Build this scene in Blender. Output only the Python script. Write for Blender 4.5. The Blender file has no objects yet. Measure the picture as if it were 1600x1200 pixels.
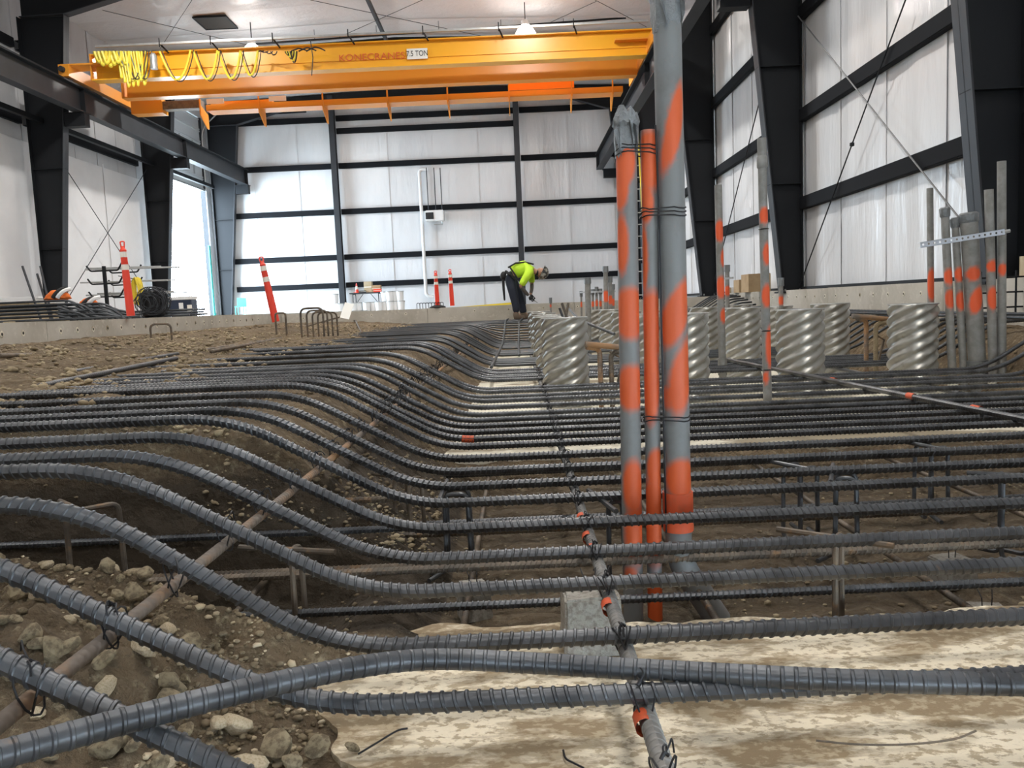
import bpy, bmesh, math, random
import numpy as np
from mathutils import Vector, Matrix
random.seed(7); RNG = np.random.RandomState(11)
PI = math.pi
SC = bpy.context.scene
COL = SC.collection

# ------------------------------------------------------------------ camera (stands at the origin; Y runs into the hall, Z = 0 is the hall slab)
F = 1250.0; ROLL = math.atan(.043)
_Y = np.array([8, 124, F]); _Y = _Y / np.linalg.norm(_Y)
_X = np.array([math.cos(ROLL), math.sin(ROLL), 0]); _X = _X - (_X @ _Y) * _Y; _X /= np.linalg.norm(_X)
_Z = np.cross(_X, _Y); _Z *= np.sign(_Z[1])
RW = np.array([_X[0], _Y[0], _Z[0]]); UW = np.array([_X[1], _Y[1], _Z[1]]); FW = np.array([_X[2], _Y[2], _Z[2]])
def P(x, y, X=None, Y=None, Z=None):
    """world point on the plane X=, Y= or Z= seen at a pixel of the 1600x1200 frame"""
    d = RW * (x - 800) + UW * (600 - y) + FW * F
    t = X / d[0] if X is not None else Y / d[1] if Y is not None else Z / d[2]
    return Vector((d * t).tolist())
cd = bpy.data.cameras.new('camera'); cam = bpy.data.objects.new('camera', cd); COL.objects.link(cam)
cd.sensor_width = 36; cd.lens = F / 1600 * 36; cd.clip_start = .05; cd.clip_end = 300
cam.matrix_world = Matrix(((RW[0], UW[0], -FW[0], 0), (RW[1], UW[1], -FW[1], 0), (RW[2], UW[2], -FW[2], 0), (0, 0, 0, 1)))
SC.camera = cam

# ------------------------------------------------------------------ world, daylight, lamps, exposure
w = bpy.data.worlds.new('sky'); SC.world = w; w.use_nodes = True
bg = w.node_tree.nodes['Background']; bg.inputs[0].default_value = (.70, .86, 1, 1); bg.inputs[1].default_value = 26.0
SC.view_settings.view_transform = 'Standard'; SC.view_settings.look = 'None'
SC.view_settings.exposure = 0.0; SC.view_settings.gamma = 1; SC.view_settings.use_curve_mapping = False
LAMP_POWER = 300
LAMP_Z = 8.02
_a = P(821, 47, Z=LAMP_Z - .12); _b = P(394, 77, Z=LAMP_Z - .12)
LAMPS = [(_a.x, _a.y), (_b.x, _b.y), (_a.x, 16.6), (_b.x, 17), (_a.x, 9.6), (_b.x, 10), (1.3, 3.2), (_b.x, 3), (.3, -2.4), (_b.x, -4)]
LAMP_W = [1.25, 1.1, 1.1, 1, 1, .8, .52, .3, .50, .2]
for i, (lx, ly) in enumerate(LAMPS):
    ld = bpy.data.lights.new('bay_lamp_light', 'AREA'); ld.shape = 'DISK'; ld.size = .5; ld.energy = LAMP_POWER * LAMP_W[i]
    ld.color = (1, .955, .90)
    lo = bpy.data.objects.new('bay_lamp_light', ld); COL.objects.link(lo); lo.location = (lx, ly, LAMP_Z - .28)
pd = bpy.data.lights.new('door_daylight', 'AREA'); pd.shape = 'RECTANGLE'; pd.size = 5.1; pd.size_y = 5.0
pd.cycles.is_portal = True
po = bpy.data.objects.new('door_daylight', pd); COL.objects.link(po); po.location = (-12.45, 30.1, 2.55); po.rotation_euler = (0, -PI / 2, 0)

# ------------------------------------------------------------------ materials
def mat(name, col, rough=.5, metal=0., var=None, var2=None, bump=None, emit=None, spec=None, bump2=None, attr=None):
    m = bpy.data.materials.new(name); m.use_nodes = True
    nt = m.node_tree; N = nt.nodes; L = nt.links; b = N['Principled BSDF']
    b.inputs['Roughness'].default_value = rough; b.inputs['Metallic'].default_value = metal
    if spec is not None: b.inputs['Specular IOR Level'].default_value = spec
    tc = N.new('ShaderNodeTexCoord')
    def noise(scale, stretch=(1, 1, 1), detail=4, kind='n'):
        mp = N.new('ShaderNodeMapping'); mp.inputs['Scale'].default_value = stretch
        L.new(tc.outputs['Object'], mp.inputs[0])
        if kind == 'v': n = N.new('ShaderNodeTexVoronoi'); out = n.outputs['Distance']
        else: n = N.new('ShaderNodeTexNoise'); n.inputs['Detail'].default_value = detail; n.inputs['Roughness'].default_value = .62; out = n.outputs['Fac']
        n.inputs['Scale'].default_value = scale; L.new(mp.outputs[0], n.inputs['Vector'])
        return out
    cur = None
    for v in (var, var2):
        if not v: continue
        scale, c2, lo, hi = v[:4]; st = v[4] if len(v) > 4 else (1, 1, 1); dt = v[5] if len(v) > 5 else 5
        mr = N.new('ShaderNodeMapRange'); mr.inputs[1].default_value = lo; mr.inputs[2].default_value = hi
        L.new(noise(scale, st, dt), mr.inputs[0])
        mx = N.new('ShaderNodeMix'); mx.data_type = 'RGBA'; L.new(mr.outputs[0], mx.inputs[0])
        if cur is None: mx.inputs[6].default_value = (*col, 1)
        else: L.new(cur, mx.inputs[6])
        mx.inputs[7].default_value = (*c2, 1); cur = mx.outputs[2]
    if attr:
        an = N.new('ShaderNodeAttribute'); an.attribute_name = attr[0]
        ns = noise(60, (1, 1, 1), 3); ad = N.new('ShaderNodeMath'); ad.operation = 'MULTIPLY_ADD'; ad.inputs[1].default_value = .35
        L.new(ns, ad.inputs[0]); L.new(an.outputs['Fac'], ad.inputs[2])
        mr = N.new('ShaderNodeMapRange'); mr.inputs[1].default_value = .22; mr.inputs[2].default_value = .85; L.new(ad.outputs[0], mr.inputs[0])
        mx = N.new('ShaderNodeMix'); mx.data_type = 'RGBA'; L.new(mr.outputs[0], mx.inputs[0])
        if cur is None: mx.inputs[6].default_value = (*col, 1)
        else: L.new(cur, mx.inputs[6])
        mx.inputs[7].default_value = (*attr[1], 1); cur = mx.outputs[2]
    if cur is None: b.inputs['Base Color'].default_value = (*col, 1)
    else: L.new(cur, b.inputs['Base Color'])
    prev = None
    for bp in (bump, bump2):
        if not bp: continue
        scale, strength, dist = bp[:3]; st = bp[3] if len(bp) > 3 else (1, 1, 1); kd = bp[4] if len(bp) > 4 else 'n'
        bn = N.new('ShaderNodeBump'); bn.inputs['Strength'].default_value = strength; bn.inputs['Distance'].default_value = dist
        L.new(noise(scale, st, 6, kd), bn.inputs['Height'])
        if prev: L.new(prev, bn.inputs['Normal'])
        prev = bn.outputs[0]
    if prev: L.new(prev, b.inputs['Normal'])
    if emit: b.inputs['Emission Color'].default_value = (*emit[:3], 1); b.inputs['Emission Strength'].default_value = emit[3]
    return m
M = {}
M['bar'] = mat('mill_scale_steel', (.102, .108, .117), .38, .48, var=(9, (.05, .053, .058), .4, .65), var2=(26, (.17, .12, .085), .66, .8), bump=(160, .25, .001))
M['barfar'] = mat('mill_scale_steel_far', (.07, .077, .085), .42, .4, var=(3, (.045, .05, .055), .4, .7), var2=(5, (.17, .12, .085), .62, .75))
M['bardust'] = mat('dusty_grey_steel', (.24, .235, .225), .55, .3, var=(8, (.13, .13, .13), .42, .6))
M['rust'] = mat('rusted_steel', (.19, .15, .11), .6, .25, var=(6, (.09, .075, .06), .4, .6), var2=(20, (.27, .16, .08), .56, .72), bump=(120, .4, .002))
M['rustpale'] = mat('pale_rusted_steel', (.34, .19, .09), .7, .1, var=(2.6, (.17, .14, .115), .42, .54), bump=(120, .3, .001))
M['orangepaint'] = mat('orange_marking_paint', (.64, .095, .028), .6, 0, var=(30, (.5, .1, .04), .5, .75))
M['blackpaint'] = mat('black_marking', (.02, .02, .022), .6)
M['wire'] = mat('black_annealed_wire', (.025, .025, .028), .45, .5)
M['dirt'] = mat('loose_brown_soil', (.215, .155, .09), .95, 0, var=(2.2, (.14, .10, .06), .38, .62), var2=(26, (.38, .31, .20), .55, .70), bump=(45, 1, .03), bump2=(12, .9, .04, (1, 1, 1), 'v'), attr=('trench_shade', (.062, .045, .028)))
M['clod'] = mat('dry_soil_clod', (.40, .325, .205), .95, 0, var=(2.1, (.19, .145, .09), .42, .58), var2=(30, (.46, .39, .27), .55, .75), bump=(60, .7, .006))
M['claypale'] = mat('pale_broken_stone', (.60, .50, .35), .9, 0, var=(8, (.42, .33, .2), .45, .65), bump=(60, .6, .005))
M['slab'] = mat('mud_slab_concrete', (.84, .75, .58), .85, 0, var=(3.6, (.30, .225, .135), .47, .545, (.8, 1.9, 1), 14), var2=(34, (.46, .375, .25), .50, .575, (1, 1.5, 1), 10), bump=(70, .8, .006))
M['slab2'] = mat('mud_slab_concrete_far', (.74, .70, .58), .85, 0, var=(1.7, (.30, .25, .17), .50, .58, (.6, 1, 1), 12), bump=(30, .4, .005))
M['block'] = mat('dobie_concrete', (.36, .34, .30), .9, 0, var=(60, (.23, .21, .18), .45, .62), bump=(150, .8, .003))
M['curb'] = mat('curb_concrete', (.52, .49, .43), .85, 0, var=(1.1, (.40, .37, .31), .42, .62), var2=(9, (.62, .59, .52), .55, .75), bump=(30, .3, .004))
M['floor'] = mat('floor_concrete', (.50, .49, .46), .8, 0, var=(.7, (.40, .39, .36), .4, .65), bump=(20, .2, .003))
M['rodgrey'] = mat('grey_painted_rod', (.16, .165, .17), .5)
M['hole'] = mat('dark_hole', (.03, .028, .025), .9)
M['frame'] = mat('charcoal_painted_steel', (.010, .0115, .014), .6, .0, spec=.25)
M['frame_l'] = mat('grey_painted_flange', (.036, .039, .045), .5, .1, var=(1.5, (.028, .03, .035), .4, .7), spec=.35)
M['girt'] = mat('dark_girt_steel', (.010, .011, .0135), .75, 0, spec=.12)
M['liner'] = mat('white_vapour_liner', (.74, .742, .755), .25, 0, var=(.5, (.64, .65, .67), .4, .65, (1, 1, .3)), bump=(1.3, .45, .07, (1.2, 1.2, .22)), bump2=(5, .22, .02, (1.5, 1.5, .12)))
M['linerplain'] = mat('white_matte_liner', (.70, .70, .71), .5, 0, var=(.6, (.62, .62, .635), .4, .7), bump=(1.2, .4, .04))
M['linergrey'] = mat('shaded_insulation_liner', (.50, .505, .52), .4, 0, var=(.8, (.40, .405, .42), .4, .65, (1, 1, .3)), bump=(1.5, .4, .05, (1.2, 1.2, .2)))  # upper wall fabric; its grey also holds painted shade from beside the runway
M['tape'] = mat('grey_seam_tape', (.72, .72, .735), .3)
M['ceil'] = mat('roof_liner_fabric', (.60, .585, .59), .34, 0, var=(.35, (.56, .53, .52), .35, .65), bump=(.9, .6, .12), bump2=(3.1, .25, .04))
M['orange'] = mat('safety_orange_crane_paint', (.80, .31, .035), .33, 0, var=(.8, (.80, .33, .03), .4, .7))
M['yellow'] = mat('golden_crane_paint', (.88, .42, .02), .32, 0, var=(.8, (.86, .41, .02), .4, .7))
M['vivid'] = mat('fresh_orange_panel', (1, .25, .01), .4)
M['rail'] = mat('rail_steel', (.16, .17, .18), .35, .7)
M['cableY'] = mat('yellow_flat_cable', (.80, .66, .06), .45)
M['cableK'] = mat('black_cable', (.02, .02, .02), .4)
M['galv'] = mat('galvanised_steel', (.50, .51, .51), .38, .6, var=(6, (.40, .41, .41), .4, .65))
M['csp'] = mat('corrugated_galvanised_pipe', (.40, .395, .36), .33, .6, var=(7, (.33, .32, .29), .35, .65), var2=(22, (.26, .235, .19), .60, .8))
M['strut'] = mat('zinc_strut', (.62, .68, .76), .3, .6)
M['pvc'] = mat('grey_pvc', (.185, .188, .185), .5, 0, var=(9, (.145, .143, .135), .5, .75), attr=('paint', (.62, .10, .022)))
M['pvcdust'] = mat('dusty_grey_pvc', (.26, .255, .24), .6, 0, var=(12, (.20, .195, .18), .4, .6), attr=('paint', (.78, .11, .03)))
M['ducttape'] = mat('silver_duct_tape', (.20, .21, .215), .28, .35, bump=(18, .9, .02))
M['cone'] = mat('delineator_red_orange', (.84, .06, .03), .4)
M['reflect'] = mat('reflective_white_band', (.80, .76, .68), .4)
M['rubber'] = mat('black_rubber', (.025, .025, .025), .8)
M['white'] = mat('white_plastic', (.78, .78, .78), .4)
M['navy'] = mat('navy_plastic', (.02, .03, .06), .4)
M['teal'] = mat('teal_plastic', (.05, .55, .50), .5)
M['card'] = mat('cardboard', (.42, .30, .17), .85, 0, var=(5, (.36, .25, .14), .4, .6))
M['ply'] = mat('plywood', (.52, .43, .29), .8, 0, var=(4, (.44, .35, .22), .4, .6, (1, 8, 1)))
M['hivis'] = mat('lime_hi_vis_cloth', (.58, .88, .04), .75, 0, bump=(22, .5, .02))
M['hivisS'] = mat('silver_tape_cloth', (.62, .63, .55), .4)
M['denim'] = mat('dark_denim', (.022, .028, .045), .85, 0, bump=(25, .5, .02))
M['black'] = mat('black_nylon', (.012, .012, .013), .7)
M['glove'] = mat('black_glove', (.02, .02, .02), .7)
M['skin'] = mat('skin', (.36, .19, .12), .55)
M['sleeve'] = mat('grey_sleeve', (.12, .105, .09), .8)
M['boot'] = mat('dusty_leather_boot', (.16, .12, .085), .8)
M['camo'] = mat('patterned_hard_hat', (.05, .05, .05), .35, 0, var=(9, (.50, .50, .44), .5, .53), var2=(14, (.20, .19, .14), .55, .58))
M['lampglass'] = mat('lit_lamp_glass', (1, 1, 1), .5, 0, emit=(1, .96, .91, 22))
M['alu'] = mat('aluminium_housing', (.65, .65, .65), .4, .5)
M['hivisO'] = mat('orange_woven_sling', (.90, .20, .03), .7, 0, bump=(14, .6, .03))
M['sign'] = mat('white_sign_face', (.80, .80, .76), .5)
M['ink'] = mat('black_ink', (.01, .01, .01), .6)
M['redink'] = mat('faded_red_lettering', (.62, .10, .02), .5)
M['ladder'] = mat('yellow_fibreglass', (.80, .62, .05), .45)
M['doorpanel'] = mat('insulated_door_panel', (.66, .69, .72), .45)

# ------------------------------------------------------------------ mesh helpers
def put(o, label=None, cat=None, group=None, kind=None, parent=None):
    if label: o['label'] = label
    if cat: o['category'] = cat
    if group: o['group'] = group
    if kind: o['kind'] = kind
    if parent is not None: o.parent = parent
    return o
def empty(name, loc=(0, 0, 0), label=None, cat=None, group=None, kind=None, rz=0, rot=None):
    o = bpy.data.objects.new(name, None); COL.objects.link(o); o.location = loc; o.rotation_euler = rot or (0, 0, rz)
    o.empty_display_size = .1
    return put(o, label, cat, group, kind)
class MB:
    def __init__(s): s.v = []; s.f = []; s.smooth = False
    def add(s, vs, fs):
        k = len(s.v); s.v += [tuple(v) for v in vs]; s.f += [tuple(i + k for i in f) for f in fs]; return s
    def box(s, c, d, rot=None):
        x, y, z = [a / 2 for a in d]; vs = [Vector((i * x, j * y, k * z)) for i in (-1, 1) for j in (-1, 1) for k in (-1, 1)]
        if rot is not None: vs = [rot @ v for v in vs]
        c = Vector(c); vs = [v + c for v in vs]
        return s.add(vs, [(0, 1, 3, 2), (4, 6, 7, 5), (0, 4, 5, 1), (2, 3, 7, 6), (0, 2, 6, 4), (1, 5, 7, 3)])
    def bb(s, a, b):
        return s.box([(a[i] + b[i]) / 2 for i in range(3)], [abs(b[i] - a[i]) for i in range(3)])
    def beam(s, a, b, wd, h, up=(0, 0, 1)):
        a = Vector(a); b = Vector(b); t = (b - a).normalized(); u = Vector(up); sd = t.cross(u).normalized(); u2 = sd.cross(t)
        vs = []
        for p in (a, b):
            for i, j in ((-1, -1), (1, -1), (1, 1), (-1, 1)): vs.append(p + sd * (i * wd / 2) + u2 * (j * h / 2))
        return s.add(vs, [(0, 3, 2, 1), (4, 5, 6, 7), (0, 1, 5, 4), (1, 2, 6, 5), (2, 3, 7, 6), (3, 0, 4, 7)])
    def prism(s, poly, axis, lo, hi):
        """poly of 2D points in the two other axes, extruded along axis"""
        n = len(poly); vs = []
        for h in (lo, hi):
            for p in poly:
                q = [p[0], p[1]]; q.insert(axis, h); vs.append(q)
        return s.add(vs, [tuple(range(n))[::-1], tuple(range(n, 2 * n))] + [(i, (i + 1) % n, n + (i + 1) % n, n + i) for i in range(n)])
    def tube(s, pts, r, n=6, caps=True):
        pts = np.array([tuple(p) for p in pts], float); m = len(pts)
        T = np.gradient(pts, axis=0); T /= np.linalg.norm(T, axis=1)[:, None] + 1e-12
        rr = np.full(m, r) if np.isscalar(r) else np.array(r)
        a = np.array([0, 0, 1.]) if abs(T[0][2]) < .9 else np.array([1., 0, 0])
        u = np.cross(T[0], a); u /= np.linalg.norm(u); vs = []
        th = np.arange(n) * 2 * PI / n
        for i in range(m):
            u = u - (u @ T[i]) * T[i]; u /= np.linalg.norm(u); v = np.cross(T[i], u)
            for t in th: vs.append(pts[i] + rr[i] * (math.cos(t) * u + math.sin(t) * v))
        fs = [(i * n + j, i * n + (j + 1) % n, (i + 1) * n + (j + 1) % n, (i + 1) * n + j) for i in range(m - 1) for j in range(n)]
        if caps: fs += [tuple(range(n))[::-1], tuple(range((m - 1) * n, m * n))]
        s.smooth = n > 5
        return s.add(vs, fs)
    def lathe(s, prof, n=20, c=(0, 0, 0), cap=True):
        vs = [(c[0] + r * math.cos(k * 2 * PI / n), c[1] + r * math.sin(k * 2 * PI / n), c[2] + z) for r, z in prof for k in range(n)]
        m = len(prof); fs = [(i * n + j, i * n + (j + 1) % n, (i + 1) * n + (j + 1) % n, (i + 1) * n + j) for i in range(m - 1) for j in range(n)]
        if cap: fs += [tuple(range(n))[::-1], tuple(range((m - 1) * n, m * n))]
        s.smooth = True
        return s.add(vs, fs)
    def build(s, name, m, parent=None, label=None, cat=None, group=None, kind=None, smooth=None, loc=None):
        me = bpy.data.meshes.new(name); me.from_pydata(s.v, [], s.f); me.update()
        if m is not None: me.materials.append(m)
        sm = s.smooth if smooth is None else smooth
        if sm:
            me.shade_smooth()
            me.set_sharp_from_angle(angle=math.radians(42))
        o = bpy.data.objects.new(name, me); COL.objects.link(o)
        if parent is not None: o.parent = parent
        if loc is not None: o.location = loc
        return put(o, label, cat, group, kind)
def npmesh(name, V, Fq, m, smooth=True, angle=None):
    me = bpy.data.meshes.new(name); V = np.asarray(V, np.float32); Fq = np.asarray(Fq, np.int32)
    me.vertices.add(len(V)); me.vertices.foreach_set('co', V.ravel())
    k = Fq.shape[1]; me.loops.add(Fq.size); me.loops.foreach_set('vertex_index', Fq.ravel())
    me.polygons.add(len(Fq)); me.polygons.foreach_set('loop_start', np.arange(0, Fq.size, k, dtype=np.int32))
    me.update(calc_edges=True)
    if m is not None: me.materials.append(m)
    if smooth:
        me.shade_smooth()
        if angle: me.set_sharp_from_angle(angle=math.radians(angle))
    return me
def link(name, me, parent=None, label=None, cat=None, group=None, kind=None, loc=None):
    o = bpy.data.objects.new(name, me); COL.objects.link(o)
    if parent is not None: o.parent = parent
    if loc is not None: o.location = loc
    return put(o, label, cat, group, kind)
def fillet(pts, r, n=8):
    pts = [Vector(p) for p in pts]; out = [pts[0]]
    for i in range(1, len(pts) - 1):
        a, b, c = pts[i - 1], pts[i], pts[i + 1]; rr = r[i - 1] if isinstance(r, (list, tuple)) else r
        d1 = (a - b); d2 = (c - b); l = min(rr, d1.length * .49, d2.length * .49)
        p0 = b + d1.normalized() * l; p1 = b + d2.normalized() * l
        for k in range(n + 1):
            t = k / n; out.append(p0 * (1 - t) ** 2 + b * 2 * t * (1 - t) + p1 * t * t)
    out.append(pts[-1]); return out
def ribbed(name, pts, r, pitch, sides, m, h=None, slant=.35, rings=4, smooth=True):
    """deformed reinforcing bar: a sweep whose radius steps up at slanted ribs, with the two long ribs of real bar"""
    P0 = np.array([tuple(p) for p in pts], float); d = np.r_[0, np.cumsum(np.linalg.norm(np.diff(P0, axis=0), axis=1))]
    Lg = d[-1]; h = h or r * .12
    fr = np.array([.02, .66, .74, .93]) if rings == 4 else np.array([0, .5, .75]); hh = np.array([0, 0, 1., 1.]) if rings == 4 else np.array([0, 1., .0])
    nk = int(Lg / pitch); k = np.repeat(np.arange(nk), len(fr)); s = (k + np.tile(fr, nk)) * pitch; hs = np.tile(hh, nk)
    s = np.r_[s, Lg]; hs = np.r_[hs, 0]
    C = P0 - P0.mean(0); _, sv, vt = np.linalg.svd(C, full_matrices=False)
    nrm = vt[2] if sv[1] > 1e-4 * Lg else None
    if nrm is None:
        t0 = vt[0]; a = np.array([0, 0, 1.]) if abs(t0[2]) < .9 else np.array([1., 0, 0]); nrm = np.cross(t0, a); nrm /= np.linalg.norm(nrm)
    th = np.arange(sides) * 2 * PI / sides + PI / 2 / sides * 0
    S = s[:, None] + slant * pitch * np.cos(th)[None, :] * 1.0; S = np.clip(S, 0, Lg)
    X = np.stack([np.interp(S, d, P0[:, i]) for i in range(3)], -1)
    e = pitch * 1.5
    Ta = np.stack([np.interp(np.clip(s + e, 0, Lg), d, P0[:, i]) - np.interp(np.clip(s - e, 0, Lg), d, P0[:, i]) for i in range(3)], -1)
    Ta /= np.linalg.norm(Ta, axis=1)[:, None]
    U = np.cross(nrm[None], Ta); U /= np.linalg.norm(U, axis=1)[:, None]; W = np.cross(Ta, U)
    rad = r + h * hs[:, None] * np.ones(sides)[None]
    lr = np.zeros(sides); lr[sides // 4] = 1; lr[(3 * sides) // 4] = 1
    rad = np.maximum(rad, r + h * lr[None] * (1 if sides > 8 else 0))
    V = X + rad[..., None] * (np.cos(th)[None, :, None] * U[:, None] + np.sin(th)[None, :, None] * W[:, None])
    m_ = len(s); I = np.arange(m_ - 1)[:, None] * sides; J = np.arange(sides)[None]; J2 = (J + 1) % sides
    Fq = np.stack([I + J, I + J2, I + sides + J2, I + sides + J], -1).reshape(-1, 4)
    V = V.reshape(-1, 3)
    # end caps as quads fanned from a centre vertex
    c0 = len(V); V = np.vstack([V, P0[0][None], P0[-1][None]]); caps = []
    for j in range(0, sides, 2):
        caps.append((c0, (j + 2) % sides, (j + 1) % sides, j)); b = (m_ - 1) * sides; caps.append((c0 + 1, b + j, b + (j + 1) % sides, b + (j + 2) % sides))
    if sides % 2 == 0: Fq = np.vstack([Fq, np.array(caps)])
    return npmesh(name, V, Fq, m, smooth, 24 if sides >= 16 else 38 if sides > 8 else None)
def copy_tree(o, loc=None, rz=None, label=None, group=None):
    c = o.copy(); COL.objects.link(c)
    if loc is not None: c.location = loc
    if rz is not None: c.rotation_euler = (o.rotation_euler[0], o.rotation_euler[1], rz)
    if label: c['label'] = label
    if group: c['group'] = group
    for ch in list(o.children):
        d = ch.copy(); COL.objects.link(d); d.parent = c
        for g in list(ch.children):
            e = g.copy(); COL.objects.link(e); e.parent = d
    return c
from mathutils.geometry import interpolate_bezier
def smooth_path(p, n=8):
    p = [Vector(q) for q in p]; out = []
    for i in range(len(p) - 1):
        a, b = p[i], p[i + 1]; ta = (b - (p[i - 1] if i else a)) / (2 if i else 1); tb = ((p[i + 2] if i + 2 < len(p) else b) - a) / (2 if i + 2 < len(p) else 1)
        out += interpolate_bezier(a, a + ta / 3, b - tb / 3, b, n + 1)[:-1]
    out.append(p[-1]); return out
# value noise
_perm = RNG.rand(256, 256)
def vnoise(x, y):
    xi = np.floor(x).astype(int); yi = np.floor(y).astype(int); fx = x - xi; fy = y - yi; fx = fx * fx * (3 - 2 * fx); fy = fy * fy * (3 - 2 * fy)
    g = lambda a, b: _perm[a % 256, b % 256]
    return (g(xi, yi) * (1 - fx) + g(xi + 1, yi) * fx) * (1 - fy) + (g(xi, yi + 1) * (1 - fx) + g(xi + 1, yi + 1) * fx) * fy - .5
def fbm(x, y, s, o=5, gain=.5):
    v = 0; a = 1
    for i in range(o): v = v + a * vnoise(x * s + 17 * i, y * s + 31 * i); a *= gain; s *= 2.07
    return v
def ss(x, a, b):
    t = np.clip((x - a) / (b - a), 0, 1); return t * t * (3 - 2 * t)

# ------------------------------------------------------------------ levels of the pit
ZLOW, ZTOP = -.68, -.345
XT, XL = -1.02, -.40           # top and foot of the left slope of bars
def zlow(Y): return ZLOW + .34 * float(ss(np.array(Y), 14.2, 17.2))
def ground(X, Y):
    zp = np.interp(X, [-5.6, -4, -2.5, -1.05], [-.20, -.23, -.34, -.425])
    zp = zp + .09 * np.exp(-((X + 3.6) ** 2 + (Y - 12.1) ** 2 / 1.4) / .35)
    zf = np.where(Y < 3.4, -.905 - .15 * ss(Y, 2.1, 2.28), -1.055 + .13 * ss(Y, 4.5, 4.72))
    zf = zf + .45 * ss(Y, 14.0, 17.0)
    foot = np.where(Y < 4.6, -.30, -.42)
    t = np.clip((X - XT - .02) / (foot - XT), 0, 1); t = t * t * (3 - 2 * t) * .35 + t * .65
    z = zp * (1 - t) + zf * t
    # rubble bank left of the front slab
    rub = np.interp(X, [-3.5, -2.2, -1.25, -.85, -.5], [-.50, -.54, -.60, -.76, -.905])
    near = 1 - ss(Y, 1.86, 2.02)
    z = z * (1 - near) + np.minimum(np.where(X < -.5, rub, zf), 1) * near
    # trench under the left bars
    tr = ss(Y, 1.88, 2.1) * (1 - ss(Y, 2.78, 3.02)) * ss(X, -3.9, -3.4) * (1 - ss(X, -.75, -.3))
    z = z * (1 - tr) + (-1.03) * tr
    # right bank
    tr2 = ss(X, 3.72, 4.35) * ss(Y, 1, 2)
    z = z * (1 - tr2) + (-.40) * tr2
    amp = .032 + .055 * near * ss(-X, .45, .9) + .02 * tr
    onslab = (1 - ss(np.abs(Y - 9.5), 4.6, 4.8)) * ss(X, -.5, -.4) * (1 - ss(X, 3.7, 3.8))
    onslab = np.maximum(onslab, (1 - ss(Y, 2.05, 2.15)) * ss(X, -.6, -.4))
    amp = amp * (1 - .75 * onslab)
    rg = np.abs(fbm(X, Y, 7, 4)) ; n = fbm(X, Y, 3.1, 6, .55)
    return z + amp * (n * 1.5 + (rg - .2) * .8)
def ground_mesh():
    Vs = []; Fs = []; off = 0
    for (x0, x1, y0, y1, dx, dy) in [(-2.2, 2.3, .75, 3.2, .0125, .0125), (-4.0, 4.75, 3.2, 6.6, .03, .025), (-5.6, -2.2, -1, 3.2, .06, .06), (2.3, 4.75, -1, 3.2, .05, .05), (-2.2, 2.3, -1, .75, .06, .06),
                                     (-5.6, -4.0, 3.2, 6.6, .06, .05), (-5.6, 4.75, 6.6, 19.2, .055, .06), (-5.6, 4.75, -7, -1, .3, .3)]:
        x0 -= .05; x1 += .05; y0 -= .05; y1 += .05; nx = int((x1 - x0) / dx) + 1; ny = int((y1 - y0) / dy) + 1
        X, Y = np.meshgrid(np.linspace(x0, x1, nx), np.linspace(y0, y1, ny)); Z = ground(X, Y)
        Vs.append(np.stack([X, Y, Z], -1).reshape(-1, 3)); I = np.arange(nx * ny).reshape(ny, nx)
        Fs.append(np.stack([I[:-1, :-1], I[:-1, 1:], I[1:, 1:], I[1:, :-1]], -1).reshape(-1, 4) + off); off += nx * ny
    V = np.vstack(Vs); me = npmesh('ground', V, np.vstack(Fs), M['dirt']); X, Y, Z = V.T
    # shade in the trench and under the bars, painted into the soil colour
    shade = (ss(-Z, .50, .72) * (1 - ss(Y, 4.3, 4.8)) * ss(Y, 1.95, 2.15)) * np.where(X < -.3, 1., .30 + .3 * ss(-Z, 1.0, 1.1)) + .25 * (X < -.9) * (1 - ss(Y, 2.6, 4.2)) * ss(Y, 2, 2.2)
    at = me.attributes.new('trench_shade', 'FLOAT', 'POINT'); at.data.foreach_set('value', np.clip(shade * .85, 0, 1).astype(np.float32)); return me
def gz(x, y): return float(ground(np.array([float(x)]), np.array([float(y)]))[0])
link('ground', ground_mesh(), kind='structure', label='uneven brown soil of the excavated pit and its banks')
def slabmesh(name, x0, x1, y0, y1, d, ztop, m, edge=.05, left=None, zf=None):
    nx = int((x1 - x0) / d) + 1; ny = int((y1 - y0) / d) + 1
    u, v = np.meshgrid(np.linspace(0, 1, nx), np.linspace(0, 1, ny))
    yy = y0 + (y1 - y0) * v; xl = x0 + (left(yy) if left is not None else 0) + edge * fbm(yy * 1., yy * 0, 4, 4)
    X = xl + (x1 - xl) * u; ye = y1 + edge * fbm(X, X * 0 + 3, 4, 4); Y = y0 + (ye - y0) * v
    Z = ztop + .006 * fbm(X, Y, 5, 6, .6) + (zf(Y) if zf is not None else 0)
    V = np.stack([X, Y, Z], -1).reshape(-1, 3); I = np.arange(nx * ny).reshape(ny, nx)
    Fq = np.stack([I[:-1, :-1], I[:-1, 1:], I[1:, 1:], I[1:, :-1]], -1).reshape(-1, 4)
    rim = np.r_[I[0], I[1:, -1], I[-1, -2::-1], I[-2:0:-1, 0]]; V2 = V[rim].copy(); V2[:, 2] -= .12; k = len(V); n = len(rim); r2 = np.arange(n) + k
    Fs = np.stack([rim, r2, np.roll(r2, -1), np.roll(rim, -1)], -1)
    return npmesh(name, np.vstack([V, V2]), np.vstack([Fq, Fs]), m, True, 50)
link('mud_slab', slabmesh('mud_slab', -.62, 3.9, -1, 2.13, .02, -.888, M['slab'], .09, left=lambda y: .32 * (1 - ss(y, 1.3, 2.0)) - .08 * ss(y, 1.9, 2.1)), kind='structure', label='cream thin concrete slab patched with brown dirt across the front of the pit')
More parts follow.
